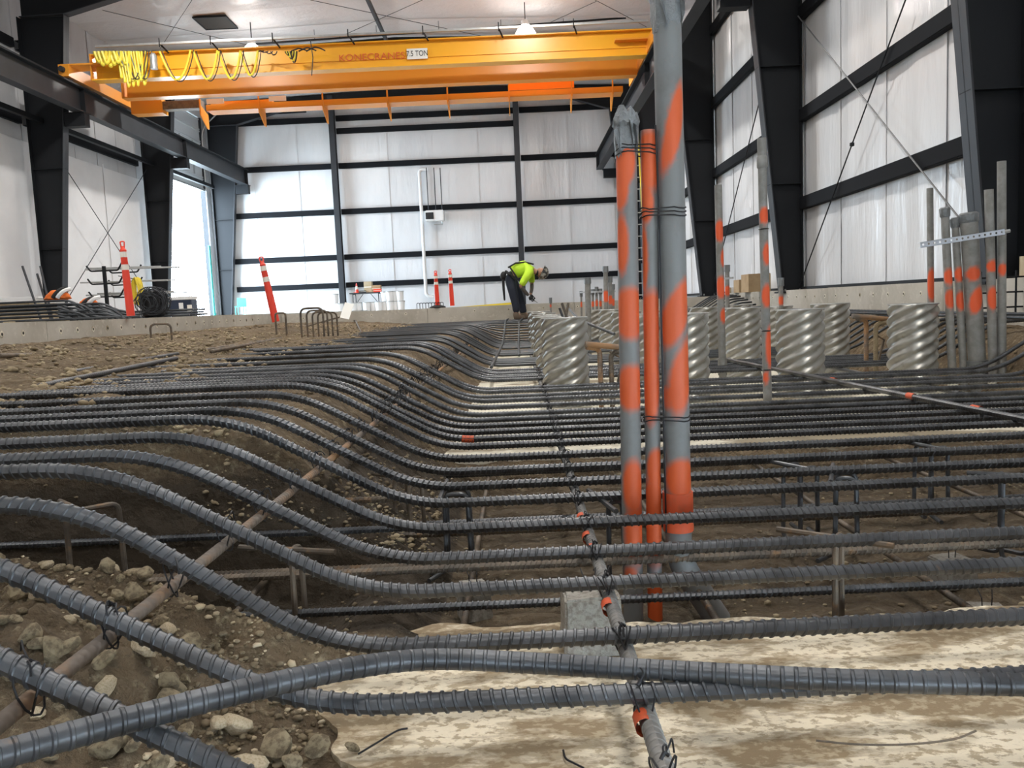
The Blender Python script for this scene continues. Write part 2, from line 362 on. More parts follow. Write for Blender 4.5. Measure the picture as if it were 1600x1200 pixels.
link('mud_slab', slabmesh('mud_slab', -.47, 3.72, 4.72, 14.2, .05, -.885, M['slab2'], .04), kind='structure', label='pale concrete slab under the corrugated pipes beyond the trench')

# ------------------------------------------------------------------ shell of the hall
XW0, XW1, YF, YB = -12.35, 5.18, 33.25, -7.0
def zroof(x): return 8.62 + .03 * (8.0 - abs(x + 3.6))
def liner_panels(parent, axis, at, lo, hi, zlo, zhi, step, m, side, amp=.03, nu=10, nv=14, skip=None):
    a = lo; k = 0
    while a < hi - .01:
        b = min(a + step, hi); off = side * (.02 + .006 * (k % 2)); vs = []; fs = []
        z0, z1 = (zlo(a, b) if callable(zlo) else zlo), zhi
        ph = random.random() * 90
        for j in range(nv + 1):
            for i in range(nu + 1):
                u = a + (b - a) * i / nu; z = z0 + (z1 - z0) * j / nv; e = (min(i, nu - i) > 0)
                dsp = float(fbm(np.array(u * 1. + ph), np.array(z * .22), 1.6, 3)) * amp * e
                vs.append((at + off + dsp * side, u, z) if axis == 0 else (u, at + off + dsp * side, z))
        for j in range(nv):
            for i in range(nu): q = j * (nu + 1) + i; fs.append((q, q + 1, q + nu + 2, q + nu + 1))
        mb = MB(); mb.add(vs, fs); mb.smooth = False; o = mb.build('liner_panel', m, parent); o.data.shade_smooth()
        # folded seam between two sheets
        if b < hi - .01:
            s = MB(); p = at + side * .035
            if axis == 0: s.bb((p - .004, b - .03, z0), (p + .004, b + .03, z1))
            else: s.bb((b - .03, p - .004, z0), (b + .03, p + .004, z1))
            s.build('seam', m, parent)
        a = b; k += 1
ZT = 8.95
wf = MB().bb((XW0 - .3, YF, -.4), (XW1 + .3, YF + .2, 9.3)).build('wall_far', M['linerplain'], kind='structure', label='far end wall lined with white sheeting between dark horizontal girts')
liner_panels(wf, 1, YF, XW0, XW1, 0., 8.7, 1.83, M['liner'], -1)
wl = MB().bb((XW0 - .2, YB, -.4), (XW0, 27.35, 9.3)).bb((XW0 - .2, 32.75, -.4), (XW0, YF, 9.3)).bb((XW0 - .2, 27.35, 7.95), (XW0, 32.75, 9.3)).build('wall_left', M['linerplain'], kind='structure', label='left long wall lined with plain white sheeting')
ZSP = 4.75
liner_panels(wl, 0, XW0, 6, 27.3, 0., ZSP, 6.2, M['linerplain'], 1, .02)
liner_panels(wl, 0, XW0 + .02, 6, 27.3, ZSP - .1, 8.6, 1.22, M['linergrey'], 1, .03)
wr = MB().bb((XW1, YB, -.4), (XW1 + .2, YF, 9.3)).build('wall_right', M['linerplain'], kind='structure', label='right long wall lined with shiny creased white sheeting')
liner_panels(wr, 0, XW1, 2, YF, .1, 8.6, 1.55, M['liner'], -1, .05, 12, 16)
MB().bb((XW0 - .2, YB - .2, -.4), (XW1 + .2, YB, 9.3)).build('wall_back', M['linerplain'], kind='structure', label='white wall behind the camera')
# roof liner: two shallow planes of sheets
cl = MB(); cl.prism([(XW0 - .3, zroof(XW0)), (-3.6, zroof(-3.6)), (XW1 + .3, zroof(XW1)), (XW1 + .3, 9.5), (XW0 - .3, 9.5)], 1, YB - .2, YF + .2)
cl.v = [(a[0], a[1], a[2]) for a in cl.v]
co = cl.build('ceiling', M['linerplain'], kind='structure', label='pale roof liner fabric above the crane')
for k, y in enumerate(np.arange(8.3, YF, 1.55)):
    vs = []; fs = []; nu = 26; nv = 3
    for j in range(nv + 1):
        for i in range(nu + 1):
            x = XW0 + (XW1 - XW0) * i / nu; yy = min(y + 1.55 * j / nv, YF)
            vs.append((x, yy, zroof(x) - .03 - .006 * (k % 2) - .05 * abs(math.sin(j / nv * PI)) - .05 * float(fbm(np.array(x), np.array(yy), .5, 3)) * (0 < j < nv)))
    for j in range(nv):
        for i in range(nu): q = j * (nu + 1) + i; fs.append((q, q + nu + 1, q + nu + 2, q + 1))
    o = MB().add(vs, fs).build('roof_sheet', M['ceil'], co); o.data.shade_smooth()
v = MB(); c0 = P(305, 29, Z=8.72); c1 = P(360, 46, Z=8.72)
v.bb((-8.95, 23.9, 8.600), (-8.9 + .85, 24.85, 8.606)); vo = v.build('roof_opening', M['hole'], label='dark square framed opening in the roof liner above the crane', cat='roof hatch')
fr = MB()
for a, b in (((-8.99, 23.86, 8.585), (-8.01, 23.9, 8.62)), ((-8.99, 24.85, 8.585), (-8.01, 24.89, 8.62)), ((-8.99, 23.9, 8.585), (-8.95, 24.85, 8.62)), ((-8.05, 23.9, 8.585), (-8.01, 24.85, 8.62))): fr.bb(a, b)
fr.build('frame', M['frame'], vo)
# hall slab around the pit
fl = MB(); fl.bb((XW0, YB, -.4), (-5.75, YF, .035)).bb((-5.75, 19.05, -1.), (XW1, YF, -.03)).bb((4.95, YB, -.5), (XW1, 19.05, .04))
fl.build('floor', M['floor'], kind='structure', label='grey concrete slab of the hall around the pit')
MB().bb((-40, 24, -.5), (XW0, 50, -.02)).build('yard_ground', M['floor'], kind='structure', label='pale yard paving outside the open door')
# girts on the far wall: one dark channel per bay and level
def girt(parent, a, b, h=.2, up=(0, 0, 1), name='girt', d=.1):
    a = Vector(a); b = Vector(b); m = MB(); t = (b - a).normalized(); n = t.cross(Vector(up)).normalized()
    m.beam(a, b, .02, h, up)
    for s in (-1, 1): m.beam(a + Vector(up) * (s * h / 2) - n * d / 2 * girt.s, b + Vector(up) * (s * h / 2) - n * d / 2 * girt.s, d, .015, up)
    return m.build(name, M['girt'], parent)
girt.s = 1
bays = [(-11.5, -7.25), (-7.0, .15), (.4, 4.4)]
for z in (1.10, 2.24, 4.07, 5.9): 
    for a, b in bays: girt(wf, (a, YF - .16, z), (b, YF - .16, z))
for z, bi in ((7.75, 0), (7.28, 1), (7.78, 1), (7.78, 2)):
    a, b = bays[bi]; girt(wf, (a, YF - .16, z), (b, YF - .16, z))
girt(wf, (-7.0, YF - .16, 8.5), (4.4, YF - .16, 8.5), .3); girt(wf, (-11.5, YF - .16, 8.42), (-7.25, YF - .16, 8.42), .16)
for i, x in enumerate((-7.12, .26)):
    m = MB(); m.bb((x - .11, YF - .48, -.03), (x + .11, YF - .46, 8.6)).bb((x - .11, YF - .2, -.03), (x + .11, YF - .18, 8.6)).bb((x - .008, YF - .46, -.03), (x + .008, YF - .2, 8.6))
    m.build('wind_post', M['frame_l'], label=['dark upright steel post on the far wall above the bucket table', 'dark upright steel post on the far wall behind the stooping worker'][i], cat='steel post')
# right wall girts and base trim
for z in (1.55, 3.05, 4.75, 6.5): 
    girt.s = -1
    for a, b in ((2.0, 8.1), (8.3, 14.3), (14.5, 20.5), (20.7, 26.7), (26.9, 32.7)): girt(wr, (XW1 - .15, a, z), (XW1 - .15, b, z), .2)
girt.s = 1
for z in (2.55, 5.15, 7.0):
    for a, b in ((8.3, 14.3), (14.5, 20.5), (20.7, 26.7)):
        if z > 5: girt(wl, (XW0 + .15, a, z), (XW0 + .15, b, z), .22)
MB().bb((XW1 - .16, 2, .045), (XW1 - .02, YF - .1, .10)).build('trim_1', M['frame'], kind='structure', label='dark base angle at the foot of the right wall')
MB().bb((XW0 + .02, 6, .045), (XW0 + .1, 27.3, .10)).build('baseboard_left', M['frame'], kind='structure', label='dark base angle at the foot of the left wall')

# ------------------------------------------------------------------ steel frames: tapered columns with rafters
def column(Y, si, xo, x0, x1, zt, label, zcorb=None):
    """si=+1: left column (inner side towards +X); x0/x1 inner face at base / top"""
    o = empty('steel_column', (xo, Y, 0), label, 'steel column', 'tapered steel columns')
    R = lambda x: x - xo
    MB().prism([(R(xo), .02), (R(x0), .02), (R(x1), zt), (R(xo), zt)], 1, -.008, .008).build('web', M['frame'], o)
    m = MB(); t = .02
    m.prism([(R(x0), .02), (R(x0) - si * t, .02), (R(x1) - si * t, zt), (R(x1), zt)], 1, -.125, .125); m.build('inner_flange', M['frame_l'], o)
    MB().bb((0, -.125, .02), (si * t, .125, zt)).build('outer_flange', M['frame'], o)
    b = MB().bb((R(min(xo, x0)) - .05, -.17, 0), (R(max(xo, x0)) + .05, .17, .03)).build('base_plate', M['frame'], o)
    for dx in (.15, .85):
        for dy in (-.1, .1): MB().lathe([(.018, .03), (.018, .07)], 6, (R(xo) + (x0 - xo) * dx, dy, 0)).build('bolt', M['galv'], b)
    st = MB()
    for z in (1.9, 3.9):
        xx = x0 + (x1 - x0) * z / zt; st.bb((0, -.1, z), (R(xx), .1, z + .012))
    st.build('stiffener', M['frame'], o)
    if zcorb:
        xi = x0 + (x1 - x0) * zcorb / zt; xe = xi + si * .52
        MB().bb((R(xi), -.12, zcorb - .34), (R(xe), .12, zcorb - .02)).bb((R(xi), -.15, zcorb - .02), (R(xe) + si * .03, .15, zcorb)).build('crane_bracket', M['frame'], o)
    return o
RUN_T, RUN_B = 5.925, 5.25; CRT, CK = 6.23, .951
LN = ['far out near the camera on the left', 'nearest in view on the left wall, behind the red delineator', 'on the left wall just before the open door', 'in the far left corner beside the open door']
for Y, lb in ((14.4, 'tapered dark steel column of the left wall nearest the camera'), (20.6, 'tapered dark steel column on the left wall behind the orange slings'), (26.8, 'tapered dark steel column on the left wall just before the open door'), (32.8, 'tapered dark steel column in the far left corner beyond the open door')):
    column(Y, 1, XW0 + .28, -11.66, -10.88, 7.6, lb, RUN_B)
for Y, lb in ((2.0, 'tapered dark steel column of the right wall beside the camera'), (8.2, 'big tapered black column at the right edge behind the pipe cluster'), (14.4, 'tapered black column on the right wall where the thin brace rod ends'), (20.6, 'tapered black column on the right wall just right of the tall conduits'), (26.8, 'dark column on the right wall hidden behind the tall conduits'), (32.8, 'dark column in the far right corner behind the ladder')):
    column(Y, -1, XW1 - .1, 4.70, 3.98, 7.6, lb, RUN_B if Y > 10 else None)
for Y in (8.2, 14.4, 20.6, 26.8, 32.8):
    m = MB(); pts = [(-12.0, 7.6), (-10.9, 7.62), (-8.6, 8.2), (-3.6, 8.45), (2.0, 8.2), (3.9, 7.62), (5.0, 7.6), (5.0, zroof(5) - .1), (-3.6, zroof(-3.6) - .1), (-12.0, zroof(-12) - .1)]
    r = empty('rafter', (-3.6, Y, 8.4), 'dark steel rafter under the roof at %s' % {8.2: 'the camera end of the hall', 14.4: 'the second frame of the hall', 20.6: 'the second frame, top left', 26.8: 'the frame behind the crane', 32.8: 'the far end wall'}[Y], 'steel rafter')
    MB().prism([(a + 3.6, b - 8.4) for a, b in pts], 1, -.008, .008).build('web', M['frame'], r)
    f = MB()
    for i in range(6): f.beam((pts[i][0] + 3.6, 0, pts[i][1] - 8.4), (pts[i + 1][0] + 3.6, 0, pts[i + 1][1] - 8.4), .25, .02, (0, 0, 1))
    f.build('bottom_flange', M['frame_l'], r)
# crane runways
for xr, lb in ((-10.746, 'long dark crane runway beam bracketed along the left columns'), (3.538, 'long dark crane runway beam bracketed along the right columns')):
    r = empty('runway_beam', (xr, 20, RUN_B), lb, 'crane beam'); y0, y1 = -13., 12.9; h = RUN_T - RUN_B
    y0 = -8.5 if xr < 0 else -8.0
    MB().bb((-.01, y0, .02), (.01, y1, h - .05)).build('web', M['frame_l'], r)
    MB().bb((-.15, y0, h - .09), (.15, y1, h - .05)).build('top_flange', M['frame'], r)
    MB().bb((-.13, y0, 0), (.13, y1, .025)).build('bottom_flange', M['frame_l'], r)
    MB().bb((-.03, y0, h - .05), (.03, y1, h)).build('rail', M['rail'], r)
    for y in (14.4, 20.6, 26.8, 32.8):
        MB().bb((-.13, y - 20 - .006, .02), (.13, y - 20 + .006, h - .09)).build('stiffener', M['frame'], r)
m = MB(); m.beam((XW0 + .6, 8, 5.1), (XW0 + .6, 32, 5.1), .12, .12); m.build('sway_strut', M['frame'], label='dark square strut running along behind the left runway beam', cat='steel strut')
# cross bracing rods
def rod(a, b, label, r=.012, m='frame_l', cat='brace rod', knot=None):
    o = MB().tube([a, b], r, 6).build('brace_rod', M[m], label=label, cat=cat)
    if knot is not None:
        p = Vector(a).lerp(Vector(b), knot); MB().lathe([(.01, -.03), (.035, -.02), (.035, .02), (.01, .03)], 8, p).build('turnbuckle', M['frame'], o)
    return o
xr = 4.98
rod(P(1437, -60, X=xr), P(1250, 445, X=xr), 'black brace rod with a turnbuckle rising to the right on the right wall', .011, 'frame', knot=.47)
rod(P(1247, 25, X=xr), P(1530, 380, X=xr), 'grey brace rod falling to the right on the right wall', .011, 'rodgrey')
rod((-11.9, 20.8, 4.9), (-11.9, 26.6, .3), 'thin brace rod falling to the right on the left wall bay', .012, 'frame_l')
rod((-11.9, 20.8, .3), (-11.9, 26.6, 4.9), 'thin brace rod rising to the right on the left wall bay', .012, 'frame_l')
rod((xr, 14.6, 5.4), (xr, 20.4, .3), 'thin brace rod seen between two right columns', .012, 'frame')
for a, b, lb in ((P(300, 0, Z=8.45), P(250, 76, Z=8.45), 'thin roof brace rod right above the crane cable bundle'), (P(160, 16, Z=8.4), P(420, 78, Z=8.4), 'thin roof brace rod falling right beside the roof opening'),
                 (P(485, 0, Z=8.45), P(770, 60, Z=8.45), 'thin roof brace rod falling right above the crane lettering'), (P(660, 0, Z=8.42), P(530, 58, Z=8.42), 'thin roof brace rod rising right above the crane lettering'),
                 (P(930, 0, Z=8.4), P(1010, 42, Z=8.4), 'thin roof brace rod at the right end of the crane'), (P(932, 2, Z=8.43), P(860, 35, Z=8.43), 'thin roof brace rod right of the bright lamp')):
    rod(a, b, lb, .008, 'frame_l')
MB().beam(P(573, -4, Z=8.5), P(606, 68, Z=8.5), .09, .12).build('purlin_strut', M['frame_l'], label='dark strut under the roof crossing above the crane lettering', cat='steel strut')
def piping(pts, r, label):
    o = MB().tube(pts, r, 8).build('overhead_pipe', M['frame'], label=label, cat='pipe'); a, b = Vector(pts[0]), Vector(pts[-1])
    for k in range(1, 6):
        p = a.lerp(b, k / 6); MB().tube([p, p + Vector((0, 0, .3))], .008, 5).build('hanger', M['frame'], o)
piping([P(165, 18, Y=24.2), P(400, 2, Y=24.2), P(640, -16, Y=24.2)], .03, 'black overhead pipe crossing the roof at the top left')
piping([P(395, 69, Y=25.5), P(978, 28, Y=25.5)], .03, 'black overhead pipe running just above the crane')

# ------------------------------------------------------------------ open overhead door in the left wall
d = MB(); 
dj = empty('door_1', (XW0, 30.05, 0), 'tall overhead door raised clear of bright daylight in the left wall', kind='structure')
for k in range(6):
    z0 = 5.12 + k * .47; pn = MB(); pn.bb((-.1, -2.7, z0), (-.06, 2.7, z0 + .468)).bb((-.06, -2.7, z0), (-.03, 2.7, z0 + .05)).bb((-.06, -2.7, z0 + .39), (-.03, 2.7, z0 + .44))
    pp = pn.build('door_panel', M['doorpanel'], dj)
    if k in (1, 3): 
        for y in (-1.8, -.6, .6, 1.8): MB().bb((-.03, y - .03, z0 + .05), (-.01, y + .03, z0 + .39)).build('stile', M['galv'], pp)
MB().bb((-.2, -2.74, .03), (.02, -2.66, 7.95)).build('jamb', M['frame_l'], dj)
MB().bb((-.2, 2.66, .03), (.02, 2.74, 7.95)).build('jamb', M['frame_l'], dj)
MB().bb((.02, 2.45, 0.03), (.06, 2.66, 2.9)).build('edge_guard', M['teal'], dj)
MB().bb((-.02, -2.6, 5.06), (.03, 2.6, 5.13)).build('bottom_rail', M['galv'], dj)
for s in (-1, 1): MB().tube(fillet([(.06, s * 2.62, .2), (.06, s * 2.62, 7.5), (.9, s * 2.62, 8.2)], .4), .025, 6).build('track', M['galv'], dj)
MB().tube(fillet([(.5, 2.9, 7.2), (1.1, 2.9, 8.05), (4.2, 3.0, 8.1)], .4), .06, 8).build('header_duct', M['frame'], dj)

# ------------------------------------------------------------------ travelling crane
cr = empty('bridge_crane', (-3.8 * CK, 22.0 * CK, CRT * CK), 'yellow and orange travelling bridge crane spanning the hall under the roof', 'crane')
cr.scale = (CK,) * 3
def cpt(x, y, z): return (x + 3.8, y - 22.0, z - CRT)
def cbox(name, a, b, m, par=None): return MB().bb(cpt(*a), cpt(*b)).build(name, m, par or cr)
G1, G2 = 21.3, 22.9
cbox('front_web', (-10.6, G1 - .01, 6.22), (3.75, G1 + .01, 6.82), M['yellow'])
cbox('front_top_flange', (-10.65, G1 - .14, 6.82), (3.78, G1 + .14, 6.85), M['yellow'])
cbox('front_bottom_flange', (-10.65, G1 - .17, 6.19), (3.78, G1 + .17, 6.22), M['yellow'])
cbox('front_rib', (-10.6, G1 - .035, 6.42), (3.75, G1 - .01, 6.46), M['yellow'])
cbox('rear_web', (-10.6, G2 - .01, 6.17), (3.75, G2 + .01, 6.75), M['orange'])
cbox('rear_top_flange', (-10.65, G2 - .14, 6.75), (3.78, G2 + .14, 6.78), M['orange'])
cbox('rear_bottom_flange', (-10.65, G2 - .17, 6.14), (3.78, G2 + .17, 6.17), M['orange'])
cbox('girder_end_plate', (-10.68, G1 - .17, 6.19), (-10.65, G1 + .17, 6.85), M['orange'])
cbox('girder_end_plate', (-10.68, G2 - .17, 6.14), (-10.65, G2 + .17, 6.78), M['orange'])
for xr in (-11.3, 3.72):
    t = cbox('end_truck', (xr - .13, 21.0 if xr < 0 else 20.4, 6.28), (xr + .13, 25.4 if xr < 0 else 24.5, 6.58), M['orange'])
    for y in ((21.25, 25.1) if xr < 0 else (20.7, 24.2)):
        wv = MB().lathe([(.15, -.04), (.15, .04)], 18); wv.v = [(z + cpt(xr, y, 6.38)[0], x + cpt(xr, y, 6.38)[1], yy + cpt(xr, y, 6.38)[2]) for x, yy, z in wv.v]; wv.build('wheel', M['rail'], t)
    bf = MB().lathe([(.07, -.1), (.07, 0)], 14); bf.v = [(x + cpt(xr, 20.97 if xr < 0 else 20.37, 6.44)[0], z + cpt(xr, 20.97 if xr < 0 else 20.37, 6.44)[1], yy + cpt(xr, 20.97 if xr < 0 else 20.37, 6.44)[2]) for x, yy, z in bf.v]; bf.build('bumper', M['rubber'], t)
    s_ = 1 if xr < 0 else -1
    for G in (G1, G2): cbox('saddle', (xr - .1, G - .25, 6.56), (xr + s_ * .95, G + .3, 6.60), M['orange'], t) if G == G1 else None
for xa in (-11.05, ): 
    cbox('drive_box', (-10.9, 23.7, 5.95), (-10.0, 24.1, 6.35), M['orange']); cbox('motor', (-10.0, 23.75, 6.05), (-8.9, 24.05, 6.28), M['rust'])
    cbox('control_cabinet', (-8.7, 24.0, 6.08), (-6.9, 24.2, 6.27), M['orange'])
# service walkway and its hangers behind the rear girder
WY = 23.75
cbox('walkway_rail', (-8.75, WY, 5.98), (3.3, WY + .05, 6.12), M['orange'])
cbox('walkway_deck', (-8.75, WY + .02, 5.96), (3.3, WY + .55, 5.99), M['orange'])
for px in (313, 405, 505, 606, 700, 796, 894, 958):
    p = P(px, 165, Y=WY); x = p.x
    m = MB(); m.bb(cpt(x - .02, WY - .04, 5.9), cpt(x + .02, WY - .01, 6.3))
    q = [cpt(x, WY - .05, 6.14), cpt(x, WY + .55, 5.96), cpt(x, WY + .55, 5.55), cpt(x, WY + .42, 5.55), cpt(x, WY - .05, 5.84)]
    m.prism([(a[1], a[2]) for a in q], 0, x + 3.8 - .012, x + 3.8 + .012); m.build('hanger_bracket', M['orange'], cr)
cbox('cover_panel', (.02, WY - .03, 6.13), (1.9, WY - .01, 6.36), M['vivid'])
cbox('warning_plate', (-8.7, WY - .06, 6.13), (-8.2, WY - .04, 6.27), M['white'])
cbox('warning_plate', (-6.9, WY - .06, 6.13), (-6.4, WY - .04, 6.27), M['white'])
# festoon track, rods and cables
fy = G1 - .35
trk = cbox('festoon_track', (-10.4, fy - .03, 6.93), (3.6, fy + .03, 6.98), M['galv'])
for i, px in enumerate((250, 330, 427, 545, 662, 780, 897)):
    x = P(px, 70, Y=fy).x; m = MB(); m.beam(cpt(x, fy, 6.95), cpt(x + .1, G1 - .1, 6.8), .03, .03); m.tube([cpt(x, fy - .04, 6.86), cpt(x, fy - .04, 7.08)], .014, 6); m.build('track_bracket', M['frame'], trk)
def loopcable(px0, px1, ybot, m, r, dz=0, off=0.):
    a = P(px0, 88, Y=fy - .1 - off); b = P(px1, 84, Y=fy - .1 - off); bot = P((px0 + px1) / 2, ybot, Y=fy - .1 - off).z
    pts = []
    for k in range(19):
        t = k / 18; c = 1 - abs(2 * t - 1) ** 2.6; z = a.z + .12 + (bot - a.z - .12) * c
        pts.append(cpt(a.x + (b.x - a.x) * (t + .06 * math.sin(t * 2 * PI)), a.y + .02 * math.sin(t * 9), z))
    return MB().tube(pts, r, 6).build('festoon_cable', m, cr)
for i, (a, b, yb) in enumerate(((250, 298, 125), (303, 340, 124), (342, 376, 123), (376, 403, 118))):
    loopcable(a, b, yb, M['cableY'], .028); loopcable(a + 4, b + 5, yb + 3, M['cableK'], .012, off=.03)
for i in range(9):
    x = 184 + i * 4.2; loopcable(x, x + 6 + (i % 3) * 2, 122 + (i * 7) % 15, M['cableY'], .026, off=.02 * (i % 4))
for i in range(8): loopcable(148 + i * 6, 160 + i * 6, 97 + (i * 5) % 8, M['cableY'], .04, off=.03 * (i % 3))
for i in range(4): loopcable(185 + i * 9, 225 + i * 4, 124, M['cableK'], .012, off=.05)
for i in range(4): loopcable(402 + i * 7, 412 + i * 7, 80 + i * 2, M['cableK'], .014)
for i in range(5): loopcable(446 + i * 2, 456 + i * 2, 86 + i * 3, M['cableY' if i % 2 else 'cableK'], .018, off=.01 * i)
for i in range(3): loopcable(455 + i * 12, 480 + i * 14, 76 - i, M['cableK'], .018, off=.01 * i)
MB().tube([cpt(*P(485, 62, Y=fy - .1)), cpt(*P(489, 90, Y=fy - .1)), cpt(*P(487, 118, Y=fy - .1))], .012, 6).build('pendant_cable', M['cableK'], cr)
pb = P(240, 95, Y=fy - .15); pc = MB(); pc.lathe([(.02, -.2), (.09, -.2), (.09, .12), (.05, .18), (.02, .18)], 14, cpt(*pb)); pc.build('cable_trolley', M['galv'], cr)
def text(body, size, m, loc, parent, rot=(PI / 2, 0, 0), ext=.004, name='lettering', sx=1):
    cu = bpy.data.curves.new(name, 'FONT'); cu.body = body; cu.size = size; cu.extrude = ext; cu.align_x = 'CENTER'; cu.align_y = 'CENTER'; cu.materials.append(m)
    o = bpy.data.objects.new(name, cu); COL.objects.link(o); bpy.context.view_layer.update(); me = bpy.data.meshes.new_from_object(o.evaluated_get(bpy.context.evaluated_depsgraph_get())); bpy.data.objects.remove(o)
    o = bpy.data.objects.new(name, me); COL.objects.link(o); o.parent = parent; o.location = loc; o.rotation_euler = rot; o.scale = (sx, 1, 1); return o
pk = P(581, 89, Y=G1 - .05); text('KONECRANES', .235, M['redink'], cpt(*pk), cr, name='lettering', sx=1.13)
ps = P(652, 84, Y=G1 - .06); sg = MB().box(cpt(*ps), (.53, .02, .26)).build('capacity_plate', M['sign'], cr); text('7.5 TON', .19, M['ink'], (cpt(*ps)[0], cpt(*ps)[1] - .014, cpt(*ps)[2]), sg, sx=.8, ext=.003)

# ------------------------------------------------------------------ high bay lamps
hb = empty('high_bay_lamp', (0, 0, LAMP_Z), 'lit high bay lamp hanging from the roof', 'lamp')
MB().tube([(0, 0, .16), (0, 0, .69)], .015, 6).build('hook', M['frame'], hb)
MB().lathe([(.03, .17), (.09, .16), (.12, .12), (.12, .01)], 24).build('housing', M['alu'], hb)
MB().lathe([(.125, .01), (.20, -.06), (.30, -.23), (.27, -.25), (.01, -.255)], 24).build('lens', M['lampglass'], hb)
for i, (lx, ly) in enumerate(LAMPS):
    lb = {0: 'bright high bay lamp hanging right above the crane', 1: 'bright high bay lamp half hidden behind the crane cables'}.get(i, 'lit high bay lamp over the pit outside the picture')
    if i == 0: hb.location = (lx, ly, LAMP_Z); hb['label'] = lb; hb['group'] = 'high bay lamps'
    else: copy_tree(hb, (lx, ly, LAMP_Z), label=lb)

# ------------------------------------------------------------------ curbs
def curb(name, a, b, label, face, holes, hz=-.08, hr=.03, dirv=None, cm='curb', hook=False):
    """low concrete upstand split in cast lengths, with tie holes on the pit face"""
    o = empty(name, ((a[0] + b[0]) / 2, (a[1] + b[1]) / 2, 0), label, kind='structure'); ox, oy = o.location.x, o.location.y
    long = 1 if b[1] - a[1] > b[0] - a[0] else 0; n = max(1, round((b[long] - a[long]) / 3.1)); 
    for k in range(n):
        p = list(a); q = list(b); p[long] = a[long] + (b[long] - a[long]) * k / n + .004; q[long] = a[long] + (b[long] - a[long]) * (k + 1) / n - .004
        MB().bb((p[0] - ox, p[1] - oy, p[2]), (q[0] - ox, q[1] - oy, q[2] + .004 * (k % 2))).build('cast_length', M[cm], o)
    for h in holes:
        for rr, mm, nm, th in ((hr, 'slab2', 'tie_ring', .004), (hr * .45, 'hole', 'tie_hole', .007)):
            v = MB().lathe([(rr, 0), (rr, th)], 12)
            if long == 1: v.v = [(face[0] - ox + face[1] * z, h - oy + x, hz + y * 1.25) for x, y, z in v.v]
            else: v.v = [(h - ox + x, face[0] - oy + face[1] * z, hz + y) for x, y, z in v.v]
            v.build(nm, M[mm], o)
    return o
curb('concrete_curb', (-5.78, 3.0, -.4), (-5.52, 18.9, .038), 'low grey concrete curb along the left side of the pit', (-5.52, 1), [8.53 + .37 * k for k in range(24) if k != 2])
curb('concrete_curb', (-5.52, 18.7, -1.), (4.75, 19.05, .0), 'low grey concrete curb across the far end of the pit', (18.7, -1), [-5 + .8 * k for k in range(12)], hz=-.1)
curb('concrete_curb', (4.75, -1, -.6), (5.0, 19.0, .05), 'tan concrete curb at the foot of the right wall', (4.75, -1), [9.5 + .42 * k for k in range(20)], hz=-.07, hr=.022)

# ------------------------------------------------------------------ reinforcing bars across the pit
def bar_path(Y, xt, xl, zt, zl, xe, x1, tilt=0., rise=True, y0=None):
    pts = [(xe, Y + tilt * xe, zt + random.uniform(-.006, .006)), (xt, Y + tilt * xt, zt), (xl, Y + tilt * xl, zl)]
    rs = [.17, .15]
    if rise: pts += [(3.74, Y + tilt * 3.74, zl), (4.30, Y + tilt * 4.3, zl + .34), (x1, Y + tilt * x1, zl + .35)]; rs += [.2, .2]
    else: pts += [(x1, Y + tilt * x1, zl)]
    return fillet(pts, rs, 9)
ORD = ['first', 'second', 'third', 'fourth', 'fifth', 'sixth', 'seventh', 'eighth', 'ninth', 'tenth', 'eleventh', 'twelfth', 'thirteenth', 'fourteenth', 'fifteenth', 'sixteenth', 'seventeenth', 'eighteenth', 'nineteenth', 'twentieth']
YB_ = [1.10, 1.325] + [P(820, y, Z=ZLOW).y for y in (1000, 918, 865, 820, 782, 757, 733, 714, 695, 682, 672, 662, 654, 645, 635, 625, 619, 611)]
ROWS = [6.9, 8.72, 10.5, 12.3]; TR = .215
y = YB_[-1] + .21
while y < 18.0:
    if not any(abs(y - r) < TR + .03 for r in ROWS): YB_.append(y)
    y += .2 if y < 9 else .235 if y < 13 else .27
BARS = []
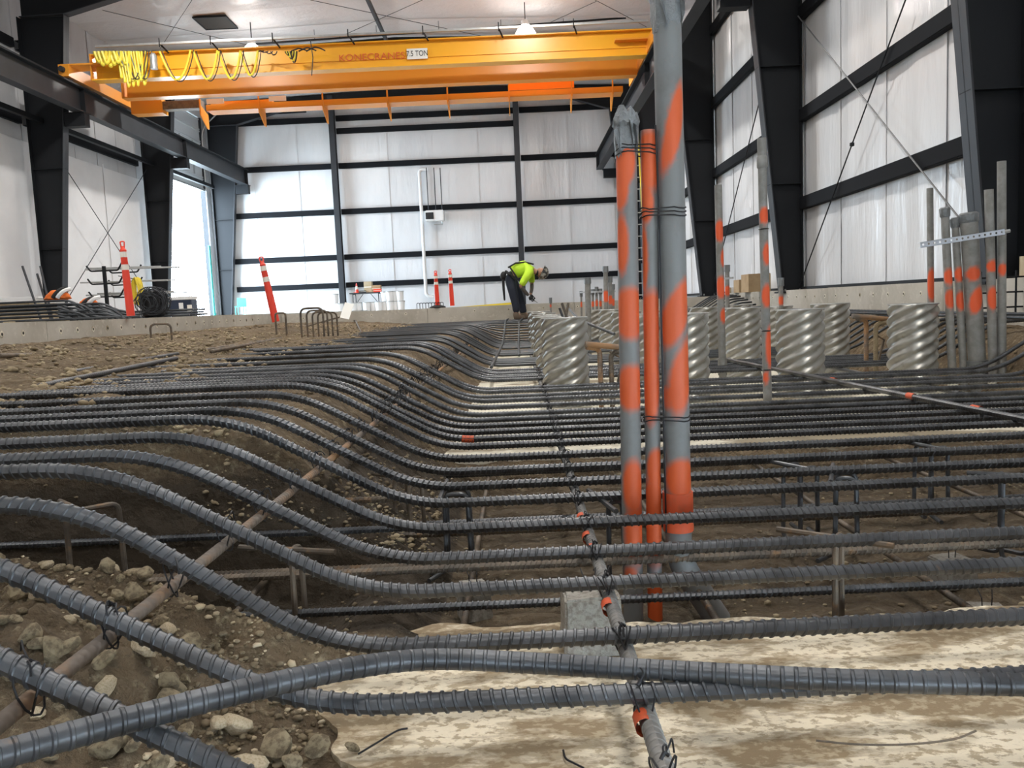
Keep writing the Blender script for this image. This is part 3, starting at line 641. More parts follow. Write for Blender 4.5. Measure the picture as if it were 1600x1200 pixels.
for i, Y in enumerate(YB_):
    jt = random.uniform(-.03, .03); zt = ZTOP + random.uniform(-.012, .012); sh = .0
    if i < 3: zt = ZTOP - .005
    xt = XT + .02 + jt + (.10 if i in (2,) else 0) + .1 * ss(np.array(Y), 6, 8) ; xl = XL + jt * .5 + .05 * ss(np.array(Y), 5, 8)
    xe = random.choice((-2.35, -2.55, -2.9, -3.3)) + random.uniform(-.08, .08) if Y > 4.6 else -3.3 + random.uniform(-.3, .3)
    zl = zlow(Y) + random.uniform(-.004, .004)
    tilt = (0 if i == 0 else .022 if i > 1 else .012) * (1 - ss(np.array(Y), 1.2, 4.5)) + random.uniform(-.004, .004)
    if i == 0: zl = -.745; xl = -.285
    pts = bar_path(Y, float(xt), float(xl), zt, zl, xe, 4.6 if i else .12, float(tilt), rise=i > 0)
    if i < 20: lb = 'bent ribbed bar across the pit, %s of the parallel bars from the camera' % ORD[i]; gp = 'long bent bars across the pit'
    elif Y < 8.7: lb = 'bent ribbed bar crossing beside the nearest corrugated pipes, %s behind the twenty front bars' % ORD[i - 20]; gp = 'bent bars at the nearest corrugated pipes'
    else: lb = 'thin looking far bent steel bar between the corrugated pipes and the far curb'; gp = 'far bent bars across the pit'
    if Y < 2.6: me = ribbed('reinforcing_bar', pts, .0165, .0215, 16, M['bar'], h=.0026, slant=.25)
    elif Y < 4.7: me = ribbed('reinforcing_bar', pts, .0165, .0215, 10, M['bar'], h=.0030, slant=.3)
    elif Y < 8.7: me = ribbed('reinforcing_bar', pts, .0165, .0235, 6, M['bar'], h=.0028, rings=3, slant=.2)
    else: me = ribbed('reinforcing_bar', pts, .0165, .12, 6, M['barfar'], h=.0005, rings=3, slant=0)
    o = link('reinforcing_bar', me, label=lb, cat='steel bar', group=gp); BARS.append((Y, pts, o))
    # sprayed marks on some of the bars
    for (bi, xa, col) in ((10, 2.55, 'orangepaint'), (15, 2.95, 'orangepaint'), (16, 1.05, 'orangepaint'), (17, 2.0, 'orangepaint'), (18, 3.15, 'orangepaint'), (19, -1.9, 'orangepaint'), (13, -1.45, 'orangepaint'), (11, -.28, 'orangepaint'), (21, -2.0, 'orangepaint'),
                          (8, 2.1, 'blackpaint'), (9, 2.3, 'blackpaint'), (12, 2.75, 'blackpaint'), (14, 2.4, 'blackpaint')):
        if bi == i:
            P0 = [Vector(p) for p in pts]; sub = []
            for a, b in zip(P0, P0[1:]):
                for t in np.linspace(0, 1, 30)[:-1]:
                    q = a.lerp(b, t)
                    if abs(q.x - xa) < .035 and (not sub or (q - sub[-1]).length > .008): sub.append(q)
            if len(sub) > 1: MB().tube(sub, .0193, 12, caps=False).build('paint_mark', M[col], o)
# the loose bar lying over the front bars
lp = [tuple(P(-300, 1262, Y=.80))]
for (px, py, Y) in ((-60, 1198, .90), (0, 1180, .94), (200, 1125, 1.06), (400, 1075, 1.18), (560, 1042, 1.30), (680, 1030, 1.37), (830, 1036, 1.385), (1000, 1046, 1.36), (1300, 1062, 1.30), (1600, 1070, 1.265), (1900, 1080, 1.25)): lp.append(tuple(P(px, py, Y=Y)))
link('reinforcing_bar', ribbed('reinforcing_bar', smooth_path(lp), .0165, .0225, 16, M['bar'], h=.0026, slant=.06), label='thick curved loose bar lying over the two nearest bars across the bottom of the picture', cat='steel bar')

# ------------------------------------------------------------------ long bars running into the pit and their wire ties
def tie_mesh(seed, big):
    r_ = random.Random(seed); m = MB(); 
    for s in (-1, 1):
        pts = []
        for k in range(13):
            t = k / 12 * 2 * PI; pts.append((s * .006 + .0235 * math.cos(t) * .25 * s + .012 * math.sin(t) * s, .0235 * math.cos(t), -.018 + .037 * math.sin(t)))
        m.tube(pts, .0018, 5)
    for k in range(2):
        a = r_.uniform(0, 2 * PI); l = r_.uniform(.02, .035) if k or seed % 3 else .085; c = (math.cos(a), math.sin(a)); u = r_.uniform(.0, .018); b = r_.uniform(-.5, .5); c2 = (math.cos(a + b), math.sin(a + b))
        m.tube(smooth_path([(0, 0, .021), (c[0] * l * .4, c[1] * l * .4, .026 + u * .6), (c2[0] * l * .8, c2[1] * l * .8, .022 + u), (c2[0] * l, c2[1] * l, .012 + u * .2)], 4), .0016, 5)
    m.tube([(-.006, -.004, .019), (.0, .0, .027), (.007, .004, .020)], .0034, 6)
    o = m.build('tie_wire', M['wire']); me = o.data; bpy.data.objects.remove(o); return me
TIES = [tie_mesh(s, True) for s in range(6)]
def ties_on(o, X, zfun, ys, rz=0, rx=0):
    for Y in ys:
        t = link('tie_wire', random.choice(TIES), o); t.location = (X, Y, zfun(Y)); t.rotation_euler = (rx, 0, rz + random.uniform(-.3, .3) + random.choice((0, PI))); t.scale = (1,) * 3
r1 = .0155
LX = .185
l1 = link('reinforcing_bar', ribbed('reinforcing_bar', [(LX + .01, .80, -.713), (LX, 6.6, -.713), (LX - .04, 14.2, -.713)], r1, .019, 16, M['bardust'], h=.0016, slant=.0), label='long ribbed bar running away under the cross bars, wire tied at each crossing', cat='steel bar')
ties_on(l1, LX, lambda y: ZLOW, [Y for Y in YB_ if Y < 9.0])
for Y in (1.30, 1.82, 2.25, 2.38, 2.6):
    MB().tube([(LX, Y - .025, -.713), (LX, Y + .012, -.713)], r1 + .0019, 12, caps=False).build('paint_mark', M['orangepaint'], l1)
XM = -.72; ZM = lambda x: ZTOP + (ZLOW - ZTOP) * (x - XT) / (XL - XT)
l2 = link('reinforcing_bar', ribbed('reinforcing_bar', [(XM - .02, .7, ZM(XM) - .036), (XM, 2.4, ZM(XM) - .036), (XM + .02, 9, ZM(XM) - .036), (XM + .02, 14, ZM(XM) - .036)], .0125, .018, 10, M['rustpale'], h=.001, slant=0), label='rusty tan bar running away under the sloping part of the bent bars', cat='steel bar')
ties_on(l2, XM, lambda y: ZM(XM) + .002, [Y for Y in YB_ if Y < 9.5], rx=0)
for k, Y in enumerate([Y for Y in YB_ if 4 < Y < 13]):     # tangled extra wire over the slope bar
    t = link('tie_wire', TIES[k % 6], l2); t.location = (XM + .03 * math.sin(k), Y + .08, ZM(XM) + .01); t.rotation_euler = (.3, .5, k * 1.3); t.scale = (1.3, 1.3, 1.5)
pa = P(1128, 560, Z=-.645); pb_ = P(1600, 655, Z=-.645); pe = pb_ + (pb_ - pa) * .25
l3 = link('reinforcing_bar', ribbed('reinforcing_bar', [pa, pb_, pe], .0165, .022, 10, M['bar'], h=.002, rings=3), label='single bar laid slantwise on top of the mat at the right, touched with orange paint', cat='steel bar')
for px, py in ((1424, 619), (1526, 639), (1302, 594)):
    c = P(px, py, Z=-.643); dv = (pb_ - pa).normalized() * .035; MB().tube([c - dv, c + dv], .0195, 12, caps=False).build('paint_mark', M['orangepaint'], l3)
l4 = link('reinforcing_bar', ribbed('reinforcing_bar', fillet([(-.30, 8.4, -.646), (-.27, 13.8, -.646), (-.25, 16.9, -.31), (-.2, 17.4, -.30)], .4), .0165, .05, 8, M['barfar'], rings=3), label='long bar on top of the far bars, left of the two beside the worker', cat='steel bar')
l5 = link('reinforcing_bar', ribbed('reinforcing_bar', fillet([(.0, 10.2, -.646), (.0, 13.8, -.646), (.03, 16.6, -.34), (.1, 17.2, -.30)], .4), .0165, .05, 8, M['barfar'], rings=3), label='long bar on top of the far bars, leading to the boots of the worker', cat='steel bar')
for x, ya, yb, lb in ((1.92, 8.0, 16, 'long bar under the far cross bars between the second and third pipe columns'), (2.92, 5.0, 16, 'long bar under the cross bars between the third and fourth pipe columns'), (.93, 5.0, 16, 'long bar under the cross bars right of the nearest corrugated pipe')):
    link('reinforcing_bar', ribbed('reinforcing_bar', [(x, ya, -.713), (x + .02, yb if yb < 14 else 14, -.713)], .0155, .03, 8, M['bar'], rings=3), label=lb, cat='steel bar')
# second, lower mat in the trench
for k, (Y, z, xa, xb) in enumerate(((2.12, -.905, -1.9, 3.2), (2.34, -.90, -2.6, 3.6), (2.52, -.84, -2.4, 3.7), (2.74, -.90, -2.6, 3.8), (2.88, -.80, -2.3, 3.6), (2.96, -.72, -2.2, -.45), (3.15, -.90, -.95, 3.7),  (3.42, -.93, -.7, 3.7), (3.75, -.93, -.65, 3.7), (4.1, -.93, -.6, 3.7), (4.4, -.93, -.6, 3.7))):
    m_ = M['rust'] if k % 3 != 1 else M['bar']
    link('lower_mat_bar', ribbed('lower_mat_bar', [(xa, Y - .03, z), (xb, Y + .05, z)], .0125, .0165, 10, m_, h=.0022), label='thin rust brown bar of the lower mat deep in the trench, %s from the camera' % ORD[k], cat='steel bar', group='lower mat bars')
for k, (x, ya, yb) in enumerate(((-1.55, 2.0, 2.95), (-.95, 1.98, 2.95), (-.2, 2.2, 4.5), (.55, 2.2, 4.5), (1.3, 2.2, 4.5), (2.05, 2.2, 4.5))):
    link('lower_mat_bar', ribbed('lower_mat_bar', [(x, ya, -.952), (x, yb, -.952)], .0105, .0145, 8, M['rust'], h=.0014, rings=3), label='short rusty bar crossing below the lower mat in the trench, %s from the left' % ORD[k], cat='steel bar', group='lower mat cross bars')

# bent standees that carry the top mat
def standee(px, py, Y, label, w_=.10, h=.26, m='bar', rz=0., ztop=-.70, r=.009, splay=.06, n=2):
    p = P(px, py, Y=Y); x = p.x
    o = empty('bar_support', (x, Y, ztop - h), label, 'bar support', 'bent bar supports', rz=rz)
    for k in range(n):
        dy = (k - (n - 1) / 2) * .09
        pts = fillet([(-w_ / 2 - splay, dy - .12, 0.01), (-w_ / 2 - .005, dy, 0.01), (-w_ / 2, dy, h), (w_ / 2, dy, h), (w_ / 2 + .005, dy, 0.01), (w_ / 2 + splay, dy + .1, 0.01)], .03, 5)
        MB().tube(pts, r, 8).build('bent_leg', M[m], o)
    MB().tube([(-.05, -.16, h + r), (-.05, .16, h + r)], r, 8).build('top_bar', M[m], o)
    return o
standee(712, 740, 3.0, 'dark bent bar support standing in the trench left of the tied long bar', .085, .30)
standee(1250, 735, 3.2, 'dark bent bar support in the trench below the leaning single bar', .09, .30, rz=.5)
standee(1322, 740, 3.0, 'dark bent bar support with splayed feet in the trench at centre right', .07, .30, rz=-.4)
standee(1455, 720, 3.5, 'dark bent bar support farther back in the trench at right', .09, .30, rz=.3)
standee(1588, 740, 2.9, 'dark bent bar support at the right edge of the picture', .08, .32, rz=1.1)
standee(640, 800, 3.3, 'rusty bent bar support below the foot of the slope', .07, .28, 'rust', rz=.9)
standee(458, 800, 2.35, 'rusty bent bar support deep under the sloping bars', .05, .36, 'rust', rz=1.3, n=1)
standee(145, 800, 2.55, 'rusty bent bar support at the left in the hollow under the bars', .16, .42, 'rust', rz=.8, ztop=-.60, n=1)
standee(960, 740, 2.75, 'dark bent bar support just left of the painted conduits', .05, .30, rz=.2, n=1)
standee(1310, 900, 2.25, 'single hooked bar support in front of the trench at right', .05, .30, 'rust', rz=.9, n=1)

# concrete spacer blocks
def dobie(px, py, Y, zb, s, hgt, label, rz=0.):
    p = P(px, py, Y=Y); bm = bmesh.new(); bmesh.ops.create_cube(bm, size=1)
    for v in bm.verts: v.co.x *= s * (.96 if v.co.z > 0 else 1.04); v.co.y *= s * .95; v.co.z = (v.co.z + .5) * hgt
    bmesh.ops.bevel(bm, geom=bm.edges[:], offset=.006, segments=2, affect='EDGES'); bmesh.ops.subdivide_edges(bm, edges=[e for e in bm.edges if e.calc_length() > .05], cuts=5, use_grid_fill=True)
    for v in bm.verts:
        q = v.co * 40; v.co += Vector((float(fbm(np.array(q.x), np.array(q.y + q.z), 1, 2)), float(fbm(np.array(q.y), np.array(q.z + q.x), 1, 2)), float(fbm(np.array(q.z + 9), np.array(q.x), 1, 2)))) * .0045
    me = bpy.data.meshes.new('spacer_block'); bm.to_mesh(me); bm.free(); me.materials.append(M['block']); me.shade_smooth(); me.set_sharp_from_angle(angle=.7)
    o = link('spacer_block', me, loc=(p.x, Y, zb), label=label, cat='concrete block'); o.rotation_euler = (0, 0, rz)
    w = MB()
    for sx in (-1, 1): w.tube([(sx * .012, 0, hgt - .01), (sx * .014, .0, hgt + .03), (sx * .02, .02, hgt + .05)], .0018, 5)
    w.build('tie_wire', M['wire'], o); return o
dobie(923, 970, 2.0, -.892, .145, .155, 'rough grey concrete block under the tied long bar at centre', .04)
dobie(742, 968, 2.62, -1.05, .10, .12, 'small grey concrete block low in the trench left of centre', .3)
dobie(1542, 945, 2.32, -1.06, .115, .10, 'grey concrete block in the trench at the far right', -.2)
dobie(1487, 905, 2.75, -1.05, .12, .10, 'pale topped concrete block in the trench, left of the block at the right edge', .2)
dobie(1372, 640, 5.3, -.886, .16, .12, 'grey block on the pale slab under the leaning single bar', 0)

# ------------------------------------------------------------------ painted plastic conduits
def conduit_mesh(name, L, r, spots, m, thick=.0035, n=22, step=.01, bend=None, start=0.):
    """spots: (z centre, half height, facing angle, half angle, strength, tilt)"""
    k = int(L / step) + 1; z = np.linspace(start, L, k); th = np.arange(n) * 2 * PI / n
    Zg, T = np.meshgrid(z, th, indexing='ij'); pt = np.zeros_like(Zg)
    for (zc, hh, ang, ha, st, tl) in spots:
        da = (T - ang + PI) % (2 * PI) - PI
        e = 1 - np.sqrt(((Zg - zc - tl * np.sin(da)) / hh) ** 2 + (da / ha) ** 2); pt = np.maximum(pt, np.clip(e * 2.2, 0, 1) * st)
    R = np.full_like(Zg, r); X = R * np.cos(T); Yy = R * np.sin(T); Zo = Zg.copy()
    if bend:    # lower end sweeps towards +X in a radius
        zb, rb, amax = bend; a = np.clip((zb - Zg) / rb, 0, amax); below = Zg < zb; ex = np.clip(zb - Zg - rb * amax, 0, None)
        cx = rb * (1 - np.cos(a)) + np.sin(a) * ex; cz = zb - rb * np.sin(a) - np.cos(a) * ex
        X = np.where(below, cx + R * np.cos(T) * np.cos(a), X); Zo = np.where(below, cz + R * np.cos(T) * np.sin(a), Zo)
    V = np.stack([X, Yy, Zo], -1).reshape(-1, 3); I = np.arange(k)[:-1, None] * n; J = np.arange(n)[None]; J2 = (J + 1) % n
    Fq = np.stack([I + J, I + J2, I + n + J2, I + n + J], -1).reshape(-1, 4)
    # inner wall at the open top
    ri = r - thick; top = (k - 1) * n; V2 = np.stack([ri * np.cos(th), ri * np.sin(th), np.full(n, z[-1])], -1); V3 = V2.copy(); V3[:, 2] -= .08; b = len(V)
    V = np.vstack([V, V2, V3]); j = np.arange(n); j2 = (j + 1) % n
    Fq = np.vstack([Fq, np.stack([top + j, top + j2, b + j2, b + j], -1), np.stack([b + j, b + j2, b + n + j2, b + n + j], -1)])
    me = npmesh(name, V, Fq, m, True, 50); at = me.attributes.new('paint', 'FLOAT', 'POINT'); at.data.foreach_set('value', np.r_[pt.ravel(), np.full(2 * n, pt[-1].mean())].astype(np.float32)); return me
A0 = -PI / 2   # facing the camera
YC = 2.56
def zpx(y, x=1000, Y=YC): return P(x, y, Y=Y).z
def conduit(px, ytop, ybot, wpx, label, spots, m='pvc', Y=YC, group='painted riser conduits', zb=None, name='conduit_pipe', bend=None, cat='conduit', lean=0., xb=None):
    xb = xb or px; zt = P(px, ytop, Y=Y).z; b = P(xb, ybot, Y=Y); zb = b.z if zb is None else zb; r = wpx / 2 / F * Y
    sp = [(((P(px, (a + c) / 2, Y=Y).z) - zb), (abs(P(px, a, Y=Y).z - P(px, c, Y=Y).z)) / 2 * 1.2, A0 + an, ha, st, tl) for (a, c, an, ha, st, tl) in spots]
    tp = P(px, ytop, Y=Y); dx = tp.x - b.x
    me = conduit_mesh(name, zt - zb, r, sp, M[m], step=.01 if Y < 4 else .03, n=22 if Y < 4 else 14, bend=bend)
    o = link(name, me, loc=(b.x, Y, zb), label=label, cat=cat, group=group); o.rotation_euler = (0, math.atan2(dx, zt - zb), 0); return o, r, zt - zb
cA, rA, LA = conduit(978, 190, 978, 32, 'left of three tall orange sprayed conduits, its top wrapped in tape', [(225, 300, -.5, 1.6, 1, .02), (255, 330, -.9, 1.1, 1, 0), (335, 430, -.8, .9, .9, 0), (450, 530, 0, 2.6, 1, 0), (570, 640, .1, 2.4, 1, 0), (715, 800, .1, 1.5, .9, 0), (780, 880, .4, 1.8, .75, 0), (880, 905, -.4, 1, .6, 0)], zb=-1.06, xb=990)
cB, rB, LB = conduit(1013, 204, 978, 24, 'slender middle conduit of the three, almost all sprayed orange', [(204, 300, 0, 3, .95, 0), (290, 350, -.8, 1.5, 1, 0), (350, 460, -1.1, .8, .9, 0), (455, 560, 0, 3, 1, 0), (530, 660, -.4, 1.8, 1, 0), (700, 760, .4, 1.8, 1, 0), (740, 880, 0, 3, .9, 0), (900, 985, .0, 3, 1, 0)], zb=-1.06, xb=1024)
cC, rC, LC = conduit(1044, -6, 985, 42, 'right and tallest of the three conduits, with an orange collar and a swept foot', [(150, 245, .25, 1.1, 1, .10), (185, 260, -.2, 1.0, .7, .1), (450, 530, .1, 1.9, 1, .05), (535, 640, .5, 1.5, .9, .05), (600, 640, -.6, 1.3, .6, 0), (715, 775, .2, 1.7, 1, 0)], zb=-1.10, xb=1066, bend=(.30, .22, .55))
cC.location.x -= .005
zc0 = zpx(828, 1056) + 1.10; zc1 = zpx(768, 1056) + 1.10
m = MB().lathe([(rC + .0005, zc0), (rC + .006, zc0), (rC + .006, zc1), (rC + .0015, zc1), (rC + .0005, zc1 - .01)], 26, cap=False); m.build('coupling', M['orangepaint'], cC)
def tape_cap(parent, r, L, seed):
    rn = random.Random(seed); n = 20; vs = []; prof = [(1.04, -.10), (1.12, -.06), (1.10, -.02), (1.28, .0), (1.0, .03), (.45, .03), (.08, .022)]
    for i, (k, z) in enumerate(prof):
        for j in range(n):
            q = 1 + rn.uniform(-.05, .09) * (1 if i else .3); vs.append((r * k * q * math.cos(j * 2 * PI / n), r * k * q * math.sin(j * 2 * PI / n), L + z + rn.uniform(-.012, .012) * (1.3 if i in (0, 3, 4) else .4)))
    m = MB().add(vs, [(i * n + j, i * n + (j + 1) % n, (i + 1) * n + (j + 1) % n, (i + 1) * n + j) for i in range(len(prof) - 1) for j in range(n)] + [tuple(range((len(prof) - 1) * n, len(prof) * n))])
    o = m.build('tape_wrap', M['ducttape'], parent)
    f = MB(); 
    for k in range(3):
        a = rn.uniform(-2.6, -.5); c, s = math.cos(a), math.sin(a); z = L - .045 - .012 * k
        f.add([(r * 1.05 * c, r * 1.05 * s, z + .05), (r * 1.7 * c, r * 1.7 * s, z + .035), (r * 1.45 * math.cos(a + .25), r * 1.45 * math.sin(a + .25), z - .02), (r * 1.04 * math.cos(a + .35), r * 1.04 * math.sin(a + .35), z - .045)], [(0, 1, 2, 3)])
    f.build('tape_flap', M['ducttape'], o)
tape_cap(cA, rA, LA, 3); tape_cap(cC, rC, LC, 5)
def wrap(parent, cs, zz, turns=2, r=.0022, name='tie_wire'):
    """wire loop round neighbouring pipes; cs: (x, radius) in the parent's space"""
    m = MB()
    for t in range(turns):
        z = zz + t * .012; pts = []; (xa, ra), (xb, rb) = cs
        for k in range(9): a = PI / 2 + PI * k / 8; pts.append((xa + (ra + r) * math.cos(a), (ra + r) * math.sin(a), z + .004 * math.sin(k + t)))
        for k in range(9): a = -PI / 2 + PI * k / 8; pts.append((xb + (rb + r) * math.cos(a), (rb + r) * math.sin(a), z - .004 * math.sin(k)))
        pts.append(pts[0]); m.tube(pts, r, 6)
    return m.build(name, M['wire'], parent)
dB = lambda y: (P(1013 + (1024 - 1013) * (y - 204) / 774, y, Y=YC).x); dA = lambda y: P(978 + 12 * (y - 190) / 788, y, Y=YC).x; dC = lambda y: P(1044 + 22 * (y + 6) / 991, y, Y=YC).x
wrap(cA, ((0, rA), (dB(238) - dA(238), rB)), zpx(240) + 1.06, 3)
wrap(cC, ((dB(335) - dC(335) + .0, rB), (0, rC)), zpx(340) + 1.10, 3)
wrap(cC, ((dB(655) - dC(655) + .0, rB), (0, rC)), zpx(657) + 1.10, 2)
MB().tube([(dB(300) - dC(300) + rB + .003, -.03, zpx(830) + 1.1), (dB(300) - dC(300) + rB + .004, -.03, zpx(340) + 1.1), (dB(300) - dC(300) + rB - .0, -.03, zpx(200) + 1.1)], .0028, 6).build('hanging_wire', M['wire'], cC)
# the other risers
G2_ = 'slim riser conduits'
c3, r3, L3 = conduit(1122, 289, 566, 11.5, 'slim grey conduit with orange dashes just right of the three tall conduits', [(345, 378, 0, 2, 1, 0), (390, 418, .8, 1, .9, 0), (432, 466, 0, 2, 1, 0), (482, 505, .5, 1.2, .9, 0)], 'pvcdust', 7.75, G2_, zb=-.885, xb=1129)
MB().lathe([(r3 + .001, .12), (r3 + .008, .12), (r3 + .008, .28), (r3 + .001, .28)], 16, cap=False).build('coupling', M['pvcdust'], c3)
c4, r4, L4 = conduit(1190, 216, 640, 13.5, 'tall slim grey conduit with orange patches in front of the middle corrugated pipe', [(325, 350, 0, 1.6, 1, 0), (380, 415, .4, 1.2, 1, 0), (445, 480, .2, 1.6, 1, 0), (510, 575, .6, 1.2, 1, 0), (580, 600, -.6, 1, .7, 0)], 'pvcdust', 5.25, G2_, zb=-.885, xb=1200)
MB().lathe([(r4 + .001, .02), (r4 + .01, .02), (r4 + .01, .17), (r4 + .001, .17)], 16, cap=False).build('coupling', M['pvcdust'], c4)
for z in (y_ for y_ in (358, 517, 578)): 
    zz = P(1192, z, Y=5.25).z + .885; MB().lathe([(r4, zz - .004), (r4 + .006, zz), (r4, zz + .004)], 14, cap=False).build('wire_band', M['wire'], c4)
MB().lathe([(r4, L4 - .19), (r4 + .006, L4 - .18), (r4 + .006, L4 - .12), (r4, L4 - .11)], 14, cap=False).build('tape_band', M['pvcdust'], c4)
G3_ = 'pipe cluster at the right'
data = [(1453, 294, 470, 9.5, 8.9, 'leftmost slim conduit of the right cluster, rising behind the rightmost corrugated pipe', [(420, 470, 0, 2, 1, 0)], 1456, False),
        (1476, 324, 566, 12, 6.75, 'second conduit from the left in the right cluster, with a rough top', [(420, 445, 0, 2, .9, 0), (452, 482, 0, 2, .9, 0)], 1490, True),
        (1492, 340, 571, 11, 6.75, 'third conduit from the left in the right cluster, with a rough top', [(418, 440, 0, 2, .9, 0), (455, 485, 0, 2, .9, 0)], 1508, True),
        (1513, 332, 575, 25, 6.7, 'thick grey pipe in the right cluster, with a wide coupling near its foot', [(417, 438, -.3, 1.1, 1, 0), (450, 488, -.1, 1.1, 1, .05)], 1530, True),
        (1545, 296, 577, 13, 6.6, 'slim conduit right of the thick pipe in the right cluster', [(408, 424, 0, 2, 1, 0), (448, 484, -.1, 1.6, 1, 0)], 1553, False),
        (1565, 252, 578, 12.5, 6.6, 'rightmost and tallest galvanised conduit of the right cluster', [(412, 430, -.3, 1.4, 1, 0)], 1566, False)]
for (px, yt, yb, wd, Y, lb, sp, xb, cap_) in data:
    o, r, L = conduit(px, yt, yb, wd, lb, sp, 'pvcdust', Y, G3_, zb=-.886, xb=xb)
    if cap_: MB().lathe([(r + .001, L - .08), (r + .007, L - .07), (r + .01, L - .01), (r * .9, L + .004), (.002, L + .002)], 14).build('tape_wrap', M['ducttape'], o)
    if wd == 25: MB().lathe([(r + .001, .10), (r + .012, .10), (r + .012, .26), (r + .001, .26)], 20, cap=False).build('coupling', M['ducttape'], o)
    if wd in (12, 13): MB().lathe([(r + .001, 0), (r + .012, .0), (r + .008, .06), (r + .001, .09)], 14, cap=False).build('concrete_splash', M['slab2'], o)
# perforated strut across the cluster
a = P(1438, 383, Y=6.5); b = P(1570, 362, Y=6.5); st = empty('strut_channel', tuple((a + b) / 2), 'bright zinc perforated channel clamped across the right pipe cluster', 'strut channel')
L_ = (b - a).length; ang = math.atan2(b.z - a.z, b.x - a.x); st.rotation_euler = (0, -ang, 0)
nh = 15; ph_ = L_ / nh; bm = bmesh.new()
H_ = .045
for i in range(nh):   # front face built around round holes
    cx = -L_ / 2 + ph_ * (i + .5); ring = []; outer = []
    for k in range(16):
        t = k * 2 * PI / 16; ring.append(bm.verts.new((cx + .0085 * math.cos(t), 0, .0085 * math.sin(t))))
        c_, s_ = math.cos(t), math.sin(t); q = min(ph_ / 2 / max(abs(c_), 1e-6), H_ / 2 / max(abs(s_), 1e-6)); outer.append(bm.verts.new((cx + q * c_, 0, q * s_)))
    for k in range(16): bm.faces.new((ring[k], outer[k], outer[(k + 1) % 16], ring[(k + 1) % 16]))
me = bpy.data.meshes.new('web'); bm.to_mesh(me); bm.free(); me.materials.append(M['strut']); link('web', me, st)
MB().bb((-L_ / 2, 0, H_ / 2 - .002), (L_ / 2, .04, H_ / 2)).build('top_flange', M['strut'], st); MB().bb((-L_ / 2, 0, -H_ / 2), (L_ / 2, .04, -H_ / 2 + .002)).build('bottom_flange', M['strut'], st)
MB().tube([(L_ / 2 - .02, .02, 0), (L_ / 2 + .05, .02, 0)], .016, 6).build('bolt', M['galv'], st)

# ------------------------------------------------------------------ spiral corrugated metal pipes
def csp_mesh():
    n = 96; rows = 64; H = .60; V = []; 
    th = np.arange(n) * 2 * PI / n; z = np.linspace(0, H, rows + 1); Z, T = np.meshgrid(z, th, indexing='ij')
    ph = 6 * T - 2 * PI * Z / .074; c = np.cos(ph); R = .190 + .0135 * c
    out = np.stack([R * np.cos(T), R * np.sin(T), Z], -1).reshape(-1, 3); Ri = R - .004
    inn = np.stack([Ri * np.cos(T), Ri * np.sin(T), Z], -1).reshape(-1, 3)
    I = np.arange(rows)[:, None] * n; J = np.arange(n)[None]; J2 = (J + 1) % n
    Fo = np.stack([I + J, I + J2, I + n + J2, I + n + J], -1).reshape(-1, 4); k = len(out); Fi = Fo[:, ::-1] + k
    t = rows * n; j = np.arange(n); j2 = (j + 1) % n; Ft = np.stack([t + j, t + j2, t + j2 + k, t + j + k], -1)
    return npmesh('corrugated_pipe', np.vstack([out, inn]), np.vstack([Fo, Fi, Ft]), M['csp'])
CM = csp_mesh()
lip = MB(); ring = [(.198 * math.cos(t), .198 * math.sin(t), 0) for t in np.linspace(0, 2 * PI, 41)]; lip.tube(ring, .004, 5, caps=False); LIP = lip.build('rim', M['galv']); LM = LIP.data; bpy.data.objects.remove(LIP)
CX = [.40, 1.43, 2.42, 3.39]; COLN = ['first column from the left', 'column behind the tall conduits', 'third column from the left', 'rightmost column']; ROWN = ['nearest', 'second', 'third', 'fourth', 'fifth', 'farthest']
for j, Yr in enumerate(ROWS + [14.1]):
    for i, x in enumerate(CX):
        if j == 4 and i == 3: continue
        zb = -.885; xx = x + random.uniform(-.02, .02) + (-.03 if i == 0 and j == 1 else 0); yy = Yr + random.uniform(-.03, .03) * (j > 0)
        o = link('corrugated_pipe', CM, loc=(xx, yy, zb), label='upright spiral corrugated metal pipe stub in the %s row, %s' % (ROWN[j], COLN[i]), cat='metal pipe', group='upright corrugated pipe stubs')
        o.rotation_euler = (random.uniform(-.012, .012), random.uniform(-.012, .012), random.uniform(0, 6)); h = [.755, .745, .74, .745][i] if j == 0 else .73 + random.uniform(-.015, .02)
        o.scale = (1, 1, h / .6); rm = link('rim', LM, o); rm.location = (0, 0, .6)
# rusty bent cages beside the pipes
def cage(px, Y, label, m1, m2, s=1.):
    p = P(px, 560, Y=Y); o = empty('dowel_bracket', (p.x, Y, -.885), label, 'bent dowel')
    for k, (dx, mm) in enumerate(((-.04, m1), (.05, m2))):
        z1 = .50 * s - .04 * k; link('bent_bar', ribbed('bent_bar', fillet([(dx, 0, 0), (dx, 0, z1), (dx + .11 * (1 if k else -1), -.05, z1 + .02)], .05), .020, .02, 8, M[mm], h=.003, rings=3), o)
    MB().tube([(-.16 * s, -.05, .50 * s + .045), (.16 * s, -.02, .47 * s + .03)], .024, 10).build('top_bar', M[m1], o)
    MB().tube([(.05, .06, .0), (.16, .07, .40), (.05, .06, .47)], .012, 8).build('brace', M['rust'], o)
cage(945, 6.5, 'rusty bent dowel bracket between the nearest corrugated pipe and the tall conduits', 'rustpale', 'rust')
cage(1360, 7.6, 'orange topped ribbed dowel bracket left of the rightmost corrugated pipe', 'rustpale', 'clod', 1.2)

